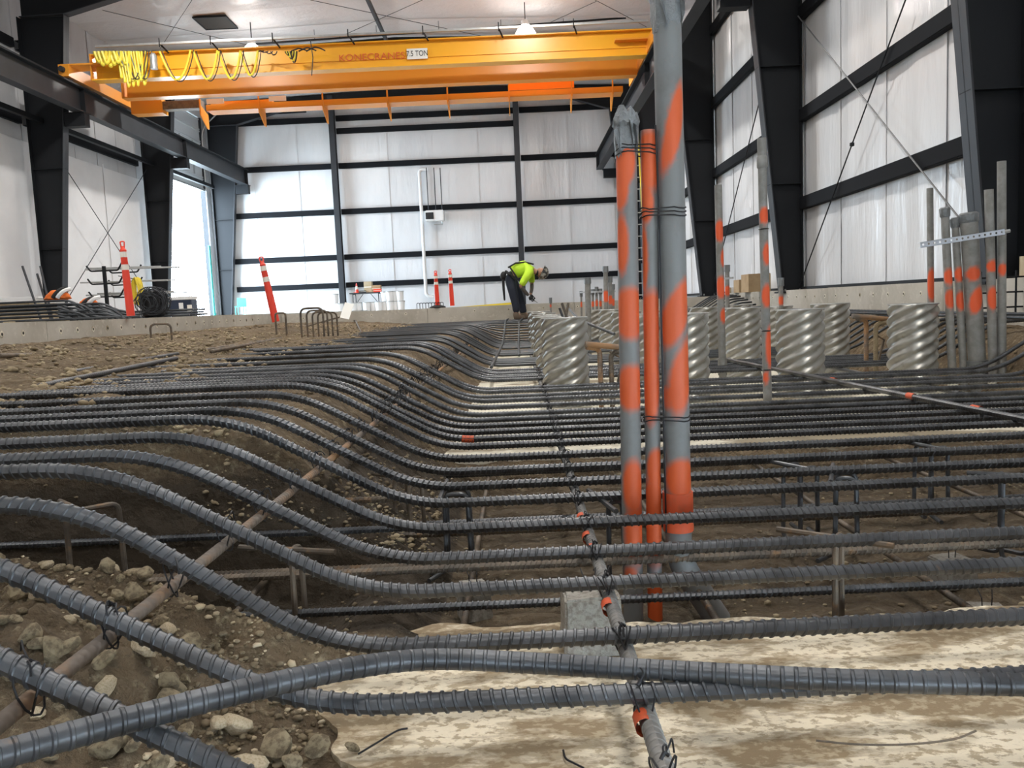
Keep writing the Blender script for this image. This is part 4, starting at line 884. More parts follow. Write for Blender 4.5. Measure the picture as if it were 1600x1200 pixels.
# ------------------------------------------------------------------ stubs and conduits farther back
fardat = [(918, 434, 486, 9, 13.4, 'stout grey conduit stub with tape in the far group left of the tall conduits'), (946, 416, 486, 7, 13.4, 'taller grey conduit in the far group left of the tall conduits'), (953, 432, 486, 6, 13.5, 'grey conduit leaning against the taller one in the far group'),
          (926, 452, 486, 4, 14.8, 'thin conduit with red band in the far group'), (932, 448, 486, 4, 14.8, 'thin conduit with red band second in the far group'), (938, 451, 486, 4, 14.8, 'thin conduit with red band third in the far group'), (908, 455, 486, 3, 14.8, 'thin short conduit at the left of the far group'),
          (957, 444, 486, 6, 14.6, 'conduit close to the tall conduits in the far group'), (860, 465, 484, 3, 14.9, 'thin lone red topped conduit stub behind the nearest corrugated pipe'), (1136, 414, 474, 7, 12.0, 'dark clamped conduit behind the slim dashed conduit'), (1220, 434, 486, 7, 9.6, 'short grey conduit with a red foot behind the third pipe column')]
for (px, yt, yb, wd, Y, lb) in fardat:
    o, r, L = conduit(px, yt, yb, wd, lb, [(yt + (yb - yt) * .55, yt + (yb - yt) * .8, 0, 3, 1, 0)] if wd < 7.5 else [], 'pvcdust', Y, 'far riser conduits', zb=-.5 if Y > 14.5 else -.885)
    MB().lathe([(r, L - .1), (r + .012, L - .1), (r + .012, L), (.002, L)], 10).build('cap', M['ducttape'], o)
for (xa, xb, yy, Y) in ((905, 962, 457, 14.75), (1125, 1146, 436, 11.9)):
    MB().beam(P(xa, yy, Y=Y), P(xb, yy - 2, Y=Y), .03, .03).build('strut_channel', M['galv'], label='small channel tying the far group of conduits' if xa < 1000 else 'small channel clamped behind the slim dashed conduit', cat='strut channel')
# loose bars and stakes in and around the pipes
def loose(pts, label, r=.015, m='bar', group=None, pitch=.022, sides=8, name='reinforcing_bar'):
    return link(name, ribbed(name, pts, r, pitch, sides, M[m], rings=3, slant=.2), label=label, cat='steel bar', group=group)
loose([P(886, 478, Y=9.5), P(905, 500, Y=8.0), P(960, 522, Y=7.4)], 'loose bar sloping down right from behind the nearest corrugated pipe', .014)
loose([(.42, 8.0, -.05), (.60, 8.05, -.62)], 'short bar leaning between the nearest two pipes of the left column', .012)
for i, (a, b) in enumerate(((878, 886), (888, 884))): MB().tube([P(a, 474, Y=7.15), P(b, 497, Y=7.1)], .013, 6).build('stake', M['rust'], label=['short rusty stake leaning left behind the nearest corrugated pipe', 'short rusty stake leaning right behind the nearest corrugated pipe'][i], cat='stake')
# soil bank and mat at the far right
for i in range(14):
    Y = 7.2 + i * .62; loose([(4.33, Y, -.30), (4.7, Y + .9, -.285)], 'short bar end on the right bank below the curb', .0135, 'barfar', 'bar ends on the right bank', .1, 6)
loose([(4.2, 6.0, -.29), (4.35, 18.2, -.27)], 'long bar along the top of the right bank', .0165, 'barfar', None, .1, 6)
loose([(4.52, 6.0, -.28), (4.6, 18.2, -.27)], 'long bar along the right bank close under the curb', .0165, 'barfar', None, .1, 6)

# ------------------------------------------------------------------ left plateau: loose bars, hoops
def onsoil(px, py, z=-.36): 
    p = P(px, py, Z=z)
    for _ in range(4): p = P(px, py, Z=gz(p.x, p.y) + .03)
    return p
for (a, b, lb, mm) in (((0, 601), (278, 553), 'long bar lying slantwise on the soil at the left, upper of a pair', 'bar'), ((60, 604), (276, 560), 'long bar lying slantwise on the soil at the left, lower of a pair', 'bar'),
                   ((100, 551), (216, 556), 'short dark bar lying on the soil below the curb at the left', 'bar'), ((0, 556), (135, 552), 'rusty bar lying on the soil at the left edge', 'rust'), ((80, 562), (160, 556), 'short rusty bar lying behind the slantwise pair', 'rust'),
                   ((296, 551), (500, 519), 'brown bar lying slantwise on the soil towards the hoops', 'rust'), ((330, 549), (470, 524), 'second brown bar beside the slantwise one near the hoops', 'rust'), ((118, 548), (180, 540), 'thin rusty rod propped on the soil near the curb', 'rust')):
    pa_, pb__ = onsoil(*a), onsoil(*b); loose([pa_, pa_.lerp(pb__, .5), pb__], lb, .0165, mm, None, .022, 8)
def hoop(px, py, wd, h, label, rz=0., group=None, z=-.25, m='rust', r=.013):
    p = onsoil(px, py, z); o = empty('rebar_hoop', (p.x, p.y, p.z - .04), label, 'bar hoop', group, rz=rz)
    return MB().tube(fillet([(-wd / 2, 0, 0), (-wd / 2, 0, h), (wd / 2, 0, h), (wd / 2, 0, 0)], wd * .28), r, 8).build('bent_bar', M[m], o)
hoop(253, 536, .24, .26, 'rusty bar hoop standing alone in the soil below the left curb')
hoop(440, 520, .13, .30, 'narrow bar hoop standing beside the leaning delineator', rz=.2)
for k in range(4): hoop(489 + 8 * k, 521, .25, .32, 'dark bar hoop in the row of upright hoops near the far curb', rz=.05 * k, group='row of upright hoops', m='rust', r=.012)
loose(fillet([P(500, 517, Z=-.3), P(548, 499, Z=-.20), P(556, 501, Z=-.2), P(565, 520, Z=-.33)], .2), 'bent bar arching above the soil right of the row of hoops', .014, 'rust')
loose([P(470, 512, Y=13), P(536, 494, Y=14.5)], 'bar propped up behind the row of hoops', .014, 'rust')
MB().beam(P(538, 498, Y=14), P(546, 474, Y=14.3), .16, .012, (0, 1, .3)).build('white_board', M['sign'], label='small white board leaning on the curb left of the buckets', cat='board')

# ------------------------------------------------------------------ stones and clods
def stone_mesh(seed, m, sub=2, name='stone'):
    rn = np.random.RandomState(seed); bm = bmesh.new(); bmesh.ops.create_icosphere(bm, subdivisions=sub, radius=1)
    planes = rn.randn(12, 3); planes /= np.linalg.norm(planes, axis=1)[:, None]; dd = rn.uniform(.5, .82, 12); sc = rn.uniform(.6, 1.15, 3) * (1, 1, .75)
    for v in bm.verts:
        c = np.array(v.co)
        for n_, d_ in zip(planes, dd):
            e = c @ n_ - d_
            if e > 0: c = c - n_ * e * .92
        c = c * sc + rn.uniform(-.035, .035, 3); v.co = c
    me = bpy.data.meshes.new(name); bm.to_mesh(me); bm.free(); me.materials.append(m)
    return me
SM = [stone_mesh(s, M['clod']) for s in range(9)] + [stone_mesh(20 + s, M['claypale']) for s in range(3)]
def stone(x, y, s, k, label=None, group=None, sink=.3):
    o = link('stone', SM[k], label=label or 'small tan clod in the rubble bank at the bottom left', cat='stone', group=group)
    o.location = (x, y, gz(x, y) + s * .42); o.rotation_euler = (random.uniform(-.5, .5), random.uniform(-.5, .5), random.uniform(0, 6.3)); o.scale = (s, s * random.uniform(.75, 1.1), s * random.uniform(.7, 1)); return o
cnt = 0; tries = 0
while cnt < 290 and tries < 6000:
    tries += 1; Y = random.uniform(1.0, 1.98); X = random.uniform(-1.75, -.40)
    edge = -.46 - .32 * float(ss(np.array(Y), 1.25, 1.95))
    if X > edge + random.uniform(-.03, .07) or random.random() > .85 * min(1, (-X) / .6): continue
    s = random.choice((.014, .017, .02, .022, .026, .03, .038, .044)); stone(X, Y, s, random.randrange(11), group='clods of the rubble bank'); cnt += 1
for (px, py, s, k, lb) in ((342, 1160, .030, 10, 'pale angular stone near the bottom left, below the loose bar'), (262, 1090, .030, 1, 'rounded pale tan stone resting in the rubble between the crossing bars'), (275, 1052, .028, 3, 'brown rounded clod above the pale tan stone'), (495, 1165, .032, 4, 'rounded grey brown stone at the bottom, right of the darker heap'),
                           (430, 1170, .04, 5, 'broad brown stone at the bottom edge left of centre'), (455, 1190, .03, 6, 'flat stone under the rounded grey brown one at the bottom edge'), (175, 1070, .035, 7, 'round brown clod in the rubble beside the tied slope bar'), (205, 1105, .03, 0, 'low tan clod just above the loose bar'), (550, 1165, .02, 2, 'lone stone on the edge of the cream slab'),
                           (1145, 942, .018, 3, 'small brown stone lying right of the swept conduit foot'), (140, 975, .03, 1, 'clod high in the rubble bank'), (60, 945, .03, 4, 'clod at the left edge of the rubble bank')):
    p = P(px, py, Z=-.8)
    for _ in range(5): p = P(px, py, Z=gz(p.x, p.y) + s * .3)
    if 'slab' in lb or 'bottom' in lb: p = P(px, py, Z=-.875)
    o = stone(p.x, p.y, s, k, lb); o.location.z = max(gz(p.x, p.y), -.888 if p.x > -.55 else -9) + s * .45
# gravel nobody could count
gm = []
def gravel(name, n, xr_, yr_, smin, smax, label, mk, seed):
    rn = np.random.RandomState(seed); base = []; 
    for q in range(5):
        me = stone_mesh(60 + q + seed, M[mk], 1); V = np.array([tuple(v.co) for v in me.vertices]); Fc = np.array([tuple(p.vertices) for p in me.polygons]); base.append((V, Fc))
    X = rn.uniform(*xr_, n); Y = yr_[0] + (yr_[1] - yr_[0]) * rn.rand(n) ** 1.5; Z = ground(X, Y); Vs = []; Fs = []; off = 0
    keep = fbm(X, Y, 2.2, 3) > -.22
    for i in range(n):
        if not keep[i]: continue
        V, Fc = base[i % 5]; a = rn.uniform(0, 6.3); s = smin * (smax / smin) ** (rn.rand() ** 2); c, s_ = math.cos(a), math.sin(a)
        W = V @ np.array([[c, s_, 0], [-s_, c, 0], [0, 0, 1]]) * s * (1, 1, .8) + (X[i], Y[i], Z[i] + s * .25); Vs.append(W); Fs.append(Fc + off); off += len(V)
    me = npmesh(name, np.vstack(Vs), np.vstack(Fs), M[mk], False); link(name, me, kind='stuff', label=label, cat='gravel')
gravel('gravel', 7000, (-1.9, -.45), (1.0, 2.0), .004, .019, 'crumbs of dry soil scattered over the rubble bank', 'clod', 1)
gravel('gravel', 9000, (-4.9, -1.1), (3.0, 17), .010, .042, 'broken clods scattered over the left soil plateau', 'clod', 2)
gravel('gravel', 2600, (-1.2, -.4), (2.9, 6.5), .006, .024, 'crumbled soil on the slope under the bars', 'clod', 3)
gravel('gravel', 1800, (-2.2, 3.4), (2.2, 4.6), .005, .02, 'stones and crumbs on the trench bottom', 'clod', 4)
gravel('gravel', 700, (3.75, 4.7), (5, 18), .01, .03, 'crumbs of soil on the right bank', 'clod', 5)
gravel('gravel', 900, (-1.8, -.45), (1.0, 1.95), .005, .017, 'pale chips in the rubble bank', 'claypale', 6)
for i, pts in enumerate(([(1275, 1157), (1340, 1163), (1420, 1163), (1490, 1155), (1525, 1142)], [(880, 1172), (884, 1185), (896, 1192), (912, 1200)], [(560, 1178), (590, 1160), (620, 1142), (637, 1138)])):
    MB().tube(smooth_path([P(a, b, Z=-.878) for a, b in pts], 5), .0022, 5).build('wire_scrap', M['wire' if i else 'rust'], label=['long bent wire scrap lying on the cream slab at the bottom right', 'curled wire scrap on the slab left of the long bar', 'straight wire scrap on the slab at the bottom centre left'][i], cat='wire')
# ------------------------------------------------------------------ delineator posts
def delineator(px, py, Y, h, z, label, tilt=(0, 0), base=True):
    p = P(px, py, Y=Y); o = empty('delineator_post', (p.x, Y, z), label, 'traffic delineator', 'red delineator posts', rot=(tilt[1], tilt[0], 0))
    if base: MB().lathe([(.19, 0), (.19, .03), (.14, .05), (.07, .07)], 8).build('rubber_base', M['rubber'], o)
    w0, w1 = .055, .040; zt = h * .86
    MB().lathe([(w0, .04), (w0 * .95, h * .4), (w1 * 1.05, zt), (w1 * 1.15, zt + .01), (w1 * .6, zt + .05), (.016, zt + .07)], 18).build('post', M['cone'], o)
    for a in (.62, .78):
        r0 = w0 * .95 + (w1 * 1.05 - w0 * .95) * (a - .4) / .46; MB().lathe([(r0 + .003, h * a), (r0 + .001, h * (a + .07))], 18, cap=False).build('reflective_band', M['reflect'], o)
    hd = MB(); hd.tube(fillet([(-.02, 0, zt + .03), (-.03, 0, h - .02), (.03, 0, h - .02), (.02, 0, zt + .03)], .02), .010, 8); hd.build('handle', M['cone'], o); return o
delineator(205, 497, 11.3, 1.10, .035, 'red delineator post with two white bands standing on the left curb', (-.03, 0), base=False)
delineator(432, 505, 11.9, 1.03, -.14, 'leaning red delineator post on the soil near the left hoops', (-.16, 0), base=False)
delineator(684, 484, 18.86, .88, .0, 'left of the two small red delineator posts on the far curb', (-.01, 0))
delineator(707, 484, 18.85, .90, .0, 'right of the two small red delineator posts on the far curb', (-.02, 0), base=False)
MB().beam(P(708, 482, Y=18.9), P(812, 473, Y=18.9), .10, .05).build('yellow_bar', M['ladder'], label='yellow painted timber lying on the far curb behind the worker', cat='timber')
for k in range(9):
    p = P(652 + k * 4.6, 486, Y=18.8); MB().tube(fillet([(p.x, 18.78, 0), (p.x, 18.78, .13), (p.x + .06, 18.85, .13), (p.x + .06, 18.85, 0)], .03), .008, 6).build('bar_chair', M['wire'], label='little black wire bar chair in the row on the far curb', cat='bar chair', group='wire bar chairs on the far curb')

# ------------------------------------------------------------------ left slab: bar stacks, rack, slings, wire, cooler, poles
for k in range(46):
    row = k // 9; c = k % 9; Y = 12.6 + c * .14 + (row % 2) * .06 + row * .12; z = .035 + .045 + row * .062; xe = -6.55 - .12 * (k % 5) - (.25 if k % 2 else 0) - row * .12
    pts = fillet([(-11.2, Y, z), (xe, Y + .1, z), (xe + .28, Y + .12, z - (.0 if row == 0 else min(.28, z - .05)))], .16); MB().tube(pts, .019, 6).build('stacked_bar', M['barfar'], label='dark bar in the low stack on the slab behind the left curb', cat='steel bar', group='stack of bent bars on the left slab')
for k in range(10):
    Y = 15.2 + k * .1; MB().tube([(-8.6, Y, .08 + .05 * (k % 3)), (-6.3, Y + .2, .08 + .05 * (k % 3))], .022, 6).build('stacked_bar', M['barfar'], label='dark bar of the small bundle behind the red post on the left slab', cat='steel bar', group='small bundle behind the delineator')
for x in (-10.5, -9.3, -8.0): MB().bb((x - .05, 12.5, .035), (x + .05, 14.2, .075)).build('timber_skid', M['ply'], label='timber skid under the stacked bars on the left slab', cat='timber', group='skids under the bars')
rk = empty('pipe_rack', (P(168, 480, Y=17.5).x, 17.5, .035), 'dark cantilever rack holding thin pipes against the left wall', 'rack')
for dy in (0, .9):
    MB().bb((-.03, dy - .03, 0), (.03, dy + .03, 1.18)).build('post', M['frame'], rk)
    for z in (.52, .80, 1.08): MB().tube(fillet([(-.38, dy, z + .12), (-.30, dy, z), (.30, dy, z), (.40, dy, z + .16)], .04), .018, 6).build('arm', M['frame'], rk)
MB().bb((-.4, -.05, 0), (.4, .05, .04)).build('foot', M['frame'], rk)
for k, (z, dy, a, b) in enumerate(((.57, .1, -.5, 1.7), (.57, .3, -.4, 1.9), (.60, .2, -.3, 1.6), (.85, .1, -.6, 1.5), (.85, .3, -.4, 1.6), (1.13, .15, -.5, 1.6), (1.13, .3, -.35, 1.75), (1.16, .22, -.45, 1.3))):
    o = MB().tube([(rk.location.x + a, 17.5 + dy, z + .035), (rk.location.x + b * .85, 17.5 + dy + .1, z + .02)], .017, 6).build('thin_pipe', M['galv'], label='thin pale pipe resting on the cantilever rack', cat='pipe', group='pipes on the rack')
for i, (a, b, lb) in enumerate((((35, 416), (64, 500), 'leftmost of the three dark poles leaning by the left column'), ((58, 428), (80, 501), 'shortest middle pole of the three leaning by the left column'), ((63, 416), (82, 499), 'rightmost of the three dark poles leaning by the left column'))):
    MB().tube([P(*a, Y=15.6), P(*b, Y=15.3)], .022, 8).build('leaning_pole', M['frame_l'], label=lb, cat='pole')
def blob(name, px, py, Y, dims, m, label, cat, seed=0, patch=None):
    p = P(px, py, Y=Y); bm = bmesh.new(); bmesh.ops.create_icosphere(bm, subdivisions=4, radius=1)
    for v in bm.verts:
        c = v.co.copy(); n = 1 + .28 * float(fbm(np.array(c.x * 1.3 + seed), np.array(c.y * 1.3 + c.z * 1.7), 1.3, 4)); c *= n; 
        if c.z < 0: c.z *= .3
        v.co = Vector((c.x * dims[0], c.y * dims[1], c.z * dims[2]))
    me = bpy.data.meshes.new(name); bm.to_mesh(me); bm.free(); me.materials.append(m); me.shade_smooth(); o = link(name, me, loc=p, label=label, cat=cat)
    if patch:
        t = MB(); n = 9
        for ang, mm in patch:
            pts = []
            for k in range(n): a_ = -1.3 + 2.6 * k / (n - 1); pts.append((dims[0] * (.95 * math.sin(ang)), -dims[1] * math.cos(a_) * 1.08, dims[2] * 1.05 * math.cos(a_ * .8)))
            s = MB(); s.tube([(dims[0] * math.sin(ang) * .8 + .02 * k, -dims[1] * math.cos(k / 8 * PI / 2) * 1.12 * math.cos(ang), dims[2] * math.sin(k / 8 * PI / 2) * 1.12 * math.cos(ang)) for k in range(9)], .035, 6); s.build('strap', mm, o)
    return o
blob('folded_sling', 90, 466, 14.2, (.22, .16, .15), M['hivisO'], 'larger orange and white folded sling on top of the bar stack', 'sling', 1, ((.5, M['white']), (.1, M['black'])))
blob('folded_sling', 139, 476, 14.4, (.15, .12, .12), M['hivisO'], 'smaller orange and white folded sling at the end of the bar stack', 'sling', 5, ((.4, M['white']), (-.5, M['black'])))
wb = empty('wire_bundle', (P(238, 490, Y=15.2).x, 15.2, .04), 'tall grey heap of coiled wire and spacers left of the cooler', 'wire bundle')
mm_ = MB(); rr = random.Random(4)
for k in range(34):
    R_ = rr.uniform(.14, .26); cx, cz = rr.uniform(-.10, .12), .27 + rr.uniform(-.06, .12); tl = rr.uniform(-.5, .5); pts = []
    for q in range(15): a_ = q * 2 * PI / 14; pts.append((cx + R_ * math.cos(a_) * math.cos(tl), R_ * .5 * math.cos(a_) * math.sin(tl) + rr.uniform(-.02, .02) + (k - 17) * .012, cz + R_ * math.sin(a_)))
    mm_.tube(pts, .008, 4)
o = mm_.build('wire_coils', M['frame_l'], wb); o['kind'] = 'stuff'
MB().lathe([(.06, -.25), (.2, -.22), (.23, 0), (.2, .22), (.06, .25)], 14, (-.04, .16, .27)).build('core', M['black'], wb)
m = MB(); rr = random.Random(8)
for k in range(12):
    pts = []
    for q in range(13): a_ = q * 2 * PI / 12; pts.append((.07 * math.cos(a_) + rr.uniform(-.01, .01) + k * .004, .01 * k, .28 * math.sin(a_) + rr.uniform(-.01, .01)))
    m.tube(pts, .009, 5)
o = m.build('cable_coil', M['ladder'], label='yellow cable coil hanging at the end of the pipe rack', cat='cable coil'); o.location = P(211, 455, Y=16.5)
MB().tube([(o.location.x, 16.5, o.location.z + .25), (rk.location.x + .35, 17.4, .035 + .95)], .01, 5).build('hanging_cord', M['cableK'], o, ); o.children[0].matrix_parent_inverse = o.matrix_world.inverted(); o.children[0].location = -o.location
cp = P(288, 494, Y=20.8); ck = empty('drinks_cooler', (cp.x, 20.8, .035), 'navy cooler with a pale lid in the light of the open door', 'cooler')
def bevbox(name, c, d, m, parent, off=.02):
    bm = bmesh.new(); bmesh.ops.create_cube(bm, size=1)
    for v in bm.verts: v.co = Vector((v.co.x * d[0], v.co.y * d[1], v.co.z * d[2])) + Vector(c)
    bmesh.ops.bevel(bm, geom=bm.edges[:], offset=off, segments=3, affect='EDGES'); me = bpy.data.meshes.new(name); bm.to_mesh(me); bm.free(); me.materials.append(m); me.shade_smooth(); me.set_sharp_from_angle(angle=.6); return link(name, me, parent)
bevbox('body', (0, 0, .24), (.58, .4, .44), M['navy'], ck); bevbox('lid', (0, 0, .50), (.62, .43, .09), M['white'], ck); MB().bb((-.03, -.212, .2), (.08, -.20, .38)).build('sticker', M['white'], ck); MB().bb((.18, -.212, .12), (.30, -.20, .32)).build('sticker', M['reflect'], ck)
MB().tube(fillet([(-.30, -.1, .4), (-.36, -.1, .36), (-.36, .1, .36), (-.30, .1, .4)], .03), .012, 6).build('handle', M['white'], ck)
bd = MB(); 
for k in range(3): MB().bb((-11.4 + .1 * k, 16 + .05 * k, .45 + .045 * k), (-9.7 + .05 * k, 17.2, .49 + .045 * k)).build('foam_board', M['white'], label='white foam board in the pile behind the bar stack at the left edge', cat='board', group='pile of white boards')
MB().bb((-11.3, 16.1, .035), (-9.8, 17.1, .45)).build('crate', M['ply'], label='low plywood crate under the white boards at the left edge', cat='crate')

# ------------------------------------------------------------------ far side: table, boxes, buckets, chair, wall equipment
YT = 31.5; ZF = -.03
tp = P(574, 470, Y=YT); tb = empty('folding_table', (tp.x, YT, ZF), 'grey folding table in front of the far wall left of the buckets', 'table')
MB().bb((-.62, -.35, .71), (.62, .35, .75)).build('tabletop', M['frame_l'], tb)
for x in (-.5, .5):
    MB().tube(fillet([(x, -.28, 0), (x, -.28, .7), (x, .28, .7), (x, .28, 0)], .04), .018, 6).build('leg', M['frame_l'], tb)
    MB().tube([(x, 0, .25), (x * .3, 0, .70)], .012, 6).build('brace', M['frame_l'], tb)
def tbox(px, w_, d_, h, m, label, cat, y=YT, z=ZF + .75, name='carton'):
    p = P(px, 455, Y=y); o = empty(name, (p.x, y, z), label, cat); MB().bb((-w_ / 2, -d_ / 2, 0), (w_ / 2, d_ / 2, h)).build('body', m, o)
    MB().bb((-w_ / 2, -d_ / 2 - .003, h * .45), (w_ / 2, -d_ / 2, h * .55)).build('tape', M['reflect'], o); return o
tbox(576, .30, .3, .42, M['ply'], 'pale carton on the folding table', 'carton'); tbox(589, .34, .3, .27, M['card'], 'brown carton on the right end of the folding table', 'carton')
tbox(590, .3, .12, .12, M['cone'], 'red box in front of the brown carton on the table', 'carton', YT - .25)
tbox(567, .28, .2, .08, M['black'], 'low black tool case on the folding table', 'tool case', YT - .1, name='tool_case')
def smallcone(px, y, z, label):
    p = P(px, 460, Y=y); o = empty('small_cone', (p.x, y, z), label, 'traffic cone'); MB().bb((-.12, -.12, 0), (.12, .12, .02)).build('base', M['cone'], o); MB().lathe([(.08, .02), (.015, .38)], 14).build('body', M['cone'], o); MB().lathe([(.06, .14), (.037, .26)], 14, cap=False).build('band', M['reflect'], o)
smallcone(558, YT - .05, ZF + .75, 'small red and white cone on the left end of the folding table'); smallcone(561, YT - .5, ZF, 'small red cone on the floor under the folding table')
bk = empty('plastic_bucket', (0, 0, 0), 'x', 'bucket', 'white buckets by the far wall')
MB().lathe([(.125, 0), (.148, .33), (.155, .335), (.155, .36), (.12, .365)], 20).build('body', M['white'], bk); MB().lathe([(.158, .345), (.16, .365), (.15, .375), (.01, .375)], 20).build('lid', M['galv'], bk)
first = True; idx = 0
bl = 'white bucket standing on the floor in the group by the folding table'; bl2 = 'white bucket stacked on top of the others right of the folding table'; bl3 = 'white bucket near the foot of the post left of the folding table'
for (px, lv, y, lb) in [(526, 0, 31.2, bl3), (524, 1, 31.2, bl3), (531, 0, 31.0, bl3), (552, 0, 30.9, bl), (561, 0, 31.0, bl), (573, 0, 30.9, bl), (584, 0, 31.0, bl), (592, 0, 30.9, bl), (602, 0, 31.0, bl), (610, 0, 30.9, bl), (619, 0, 31.0, bl), (627, 0, 30.9, bl), (602, 1, 31.0, bl2), (610, 1, 30.9, bl2), (619, 1, 31.0, bl2), (626, 1, 30.9, bl2)]:
    p = P(px, 480, Y=y); c = (p.x, y, ZF + .375 * lv)
    gp = {bl: 'white buckets on the floor', bl2: 'white buckets stacked on top', bl3: 'white buckets by the post'}[lb]
    if first: bk.location = c; bk['label'] = lb; bk['group'] = gp; first = False
    else: copy_tree(bk, c, label=lb, group=gp)
chp = P(376, 480, Y=31.0); ch = empty('plastic_chair', (chp.x, 31.0, .035), 'teal chair by the far left corner', 'chair'); ch.scale = (.8,) * 3
MB().bb((-.22, -.2, .42), (.22, .2, .45)).build('seat', M['teal'], ch); MB().bb((-.22, .2, .45), (.22, .23, .85)).build('backrest', M['teal'], ch)
for x in (-.19, .19):
    for y in (-.18, .18): MB().tube([(x, y, 0), (x, y, .43)], .015, 6).build('leg', M['teal'], ch)
# electrical gear and downpipe on the far wall
dp = MB().tube(fillet([P(668, 264, Y=YF - .25), P(655, 265, Y=YF - .25), P(666, 462, Y=YF - .25), P(678, 464, Y=YF - .25)], .25), .07, 10).build('white_downpipe', M['white'], label='white downpipe running down the far wall beside the heater', cat='pipe')
hp = P(670, 338, Y=YF - .5); ht = empty('unit_heater', tuple(hp), 'pale unit heater with a dark grille high on the far wall', 'heater'); bevbox('body', (.25, 0, 0), (.75, .5, .42), M['white'], ht, .03); MB().bb((-.10, -.27, -.14), (.22, -.252, .12)).build('grille', M['black'], ht)
MB().tube([(.55, -.2, -.25), (.55, -.2, -.36), (.2, -.2, -.36)], .03, 6).build('gas_pipe', M['galv'], ht)
for x, px in ((.0, 661), (.3, 679), (.55, 690)): 
    q = P(px, 262, Y=YF - .5) - hp; MB().tube([(x, 0, .2), (x, 0, q.z)], .02, 6).build('hanger_rod', M['frame_l'], ht)
# ladder beyond the conduits
la, lb_ = P(1001, 470, Y=24), P(985, 170, Y=24); ld = empty('extension_ladder', tuple(la), 'yellow extension ladder glimpsed between the tall conduits', 'ladder'); dv = lb_ - la; dv.z = min(dv.z, 5.6)
for dx in (-.2, .2): MB().beam((dx, 0, 0), (dx + dv.x * .6, .5, dv.z), .035, .08, (0, 1, 0)).build('side_rail', M['ladder'], ld)
for k in range(16): t = (k + .5) / 16; MB().tube([(-.2 + dv.x * .6 * t, .5 * t, dv.z * t), (.2 + dv.x * .6 * t, .5 * t, dv.z * t)], .018, 6).build('rung', M['galv'], ld)
# cartons and timber along the right curb
def wcrate(px, Y, w_, d_, h, label, m='card', z=.05, name='carton', x=None):
    p = P(px, 460, Y=Y); o = empty(name, (x or p.x, Y, z), label, 'carton' if m == 'card' else 'crate'); MB().bb((-w_ / 2, -d_ / 2, 0), (w_ / 2, d_ / 2, h)).build('body', M[m], o)
    if m == 'card': MB().bb((-.03, -d_ / 2, h), (.03, d_ / 2, h + .003)).build('tape', M['reflect'], o)
    else:
        for s in (-1, 1): MB().bb((s * w_ / 2 - .03, -d_ / 2 - .02, 0), (s * w_ / 2 + .03, -d_ / 2, h)).build('batten', M['ply'], o)
    return o
wcrate(1181, 15.6, .42, .5, .34, 'larger brown carton on the curb left of the black column'); wcrate(1162, 16.6, .3, .4, .26, 'smaller brown carton left of the larger one on the curb')
wcrate(1148, 17.4, .30, .3, .12, 'low white box beside the brown cartons on the curb', 'white')
wcrate(1592, 7.5, .30, .4, .20, 'tall plywood crate behind the right pipe cluster', 'ply', x=4.93); wcrate(1588, 7.0, .24, .3, .10, 'low plywood crate behind the right pipe cluster', 'ply', x=4.9)
g = empty('rebar_mesh', (4.5, 7.6, -.3), 'black welded bar grid standing on the right bank behind the pipe cluster', 'bar grid')
for k in range(7): MB().tube([(-.25 + k * .11, 0, 0), (-.25 + k * .11, 0, .42)], .009, 6).build('upright', M['frame'], g)
for z in (.08, .22, .36): MB().tube([(-.28, -.01, z), (.44, -.01, z)], .009, 6).build('crosswire', M['frame'], g)

# ------------------------------------------------------------------ the stooping worker
def skin_body(name, verts, edges, radii, m, parent=None, sub=2):
    me = bpy.data.meshes.new(name); me.from_pydata(verts, edges, []); me.update(); o = bpy.data.objects.new(name, me); COL.objects.link(o); me.materials.append(m)
    sk = o.modifiers.new('skin', 'SKIN'); sk.use_smooth_shade = True; sl = me.skin_vertices[0] if me.skin_vertices else None
    if sl is None:
        bm = bmesh.new(); bm.from_mesh(me); bm.verts.layers.skin.verify(); bm.to_mesh(me); bm.free(); sl = me.skin_vertices[0]
    for i, r in enumerate(radii): sl.data[i].radius = (r, r) if np.isscalar(r) else r
    sl.data[0].use_root = True
    sb = o.modifiers.new('sub', 'SUBSURF'); sb.levels = sub; sb.render_levels = sub
    if parent is not None: o.parent = parent
    return o
YP = 17.5; K = YP / F
wp = P(814, 497, Y=YP); wk = empty('person', (wp.x, YP, zlow(YP) + .015), 'worker in a lime shirt, dark jeans and patterned hard hat bending over the bars', 'person')
W0 = Vector((wp.x, YP, zlow(YP) + .015))
def wpt(px, py, dy=0.):
    p = P(px, py, Y=YP + dy) - W0; return (p.x, p.y, p.z)
# joints: near leg/arm lies nearer the camera (dy<0)
hip = wpt(797, 430); chest = wpt(817, 421); neck = wpt(834, 424); headc = wpt(846, 426)
vb = [hip, wpt(806, 424), chest, wpt(828, 422), neck, wpt(840, 425), headc,
      wpt(797, 435, -.10), wpt(803, 464, -.13), wpt(806, 489, -.12), wpt(813, 494, -.14),
      wpt(799, 435, .10), wpt(812, 463, .12), wpt(817, 488, .12), wpt(824, 493, .12),
      wpt(826, 425, -.20), wpt(813, 447, -.24), wpt(826, 462, -.14),
      wpt(830, 425, .18), wpt(831, 446, .20), wpt(829, 461, .06)]
eb = [(0, 1), (1, 2), (2, 3), (3, 4), (4, 5), (5, 6), (0, 7), (7, 8), (8, 9), (9, 10), (0, 11), (11, 12), (12, 13), (13, 14), (3, 15), (15, 16), (16, 17), (3, 18), (18, 19), (19, 20)]
rb = [.09, .09, .12, .12, .06, .06, .09, .095, .065, .045, .04, .095, .065, .045, .04, .06, .045, .032, .06, .045, .032]
skin_body('body', vb, eb, rb, M['skin'], wk)
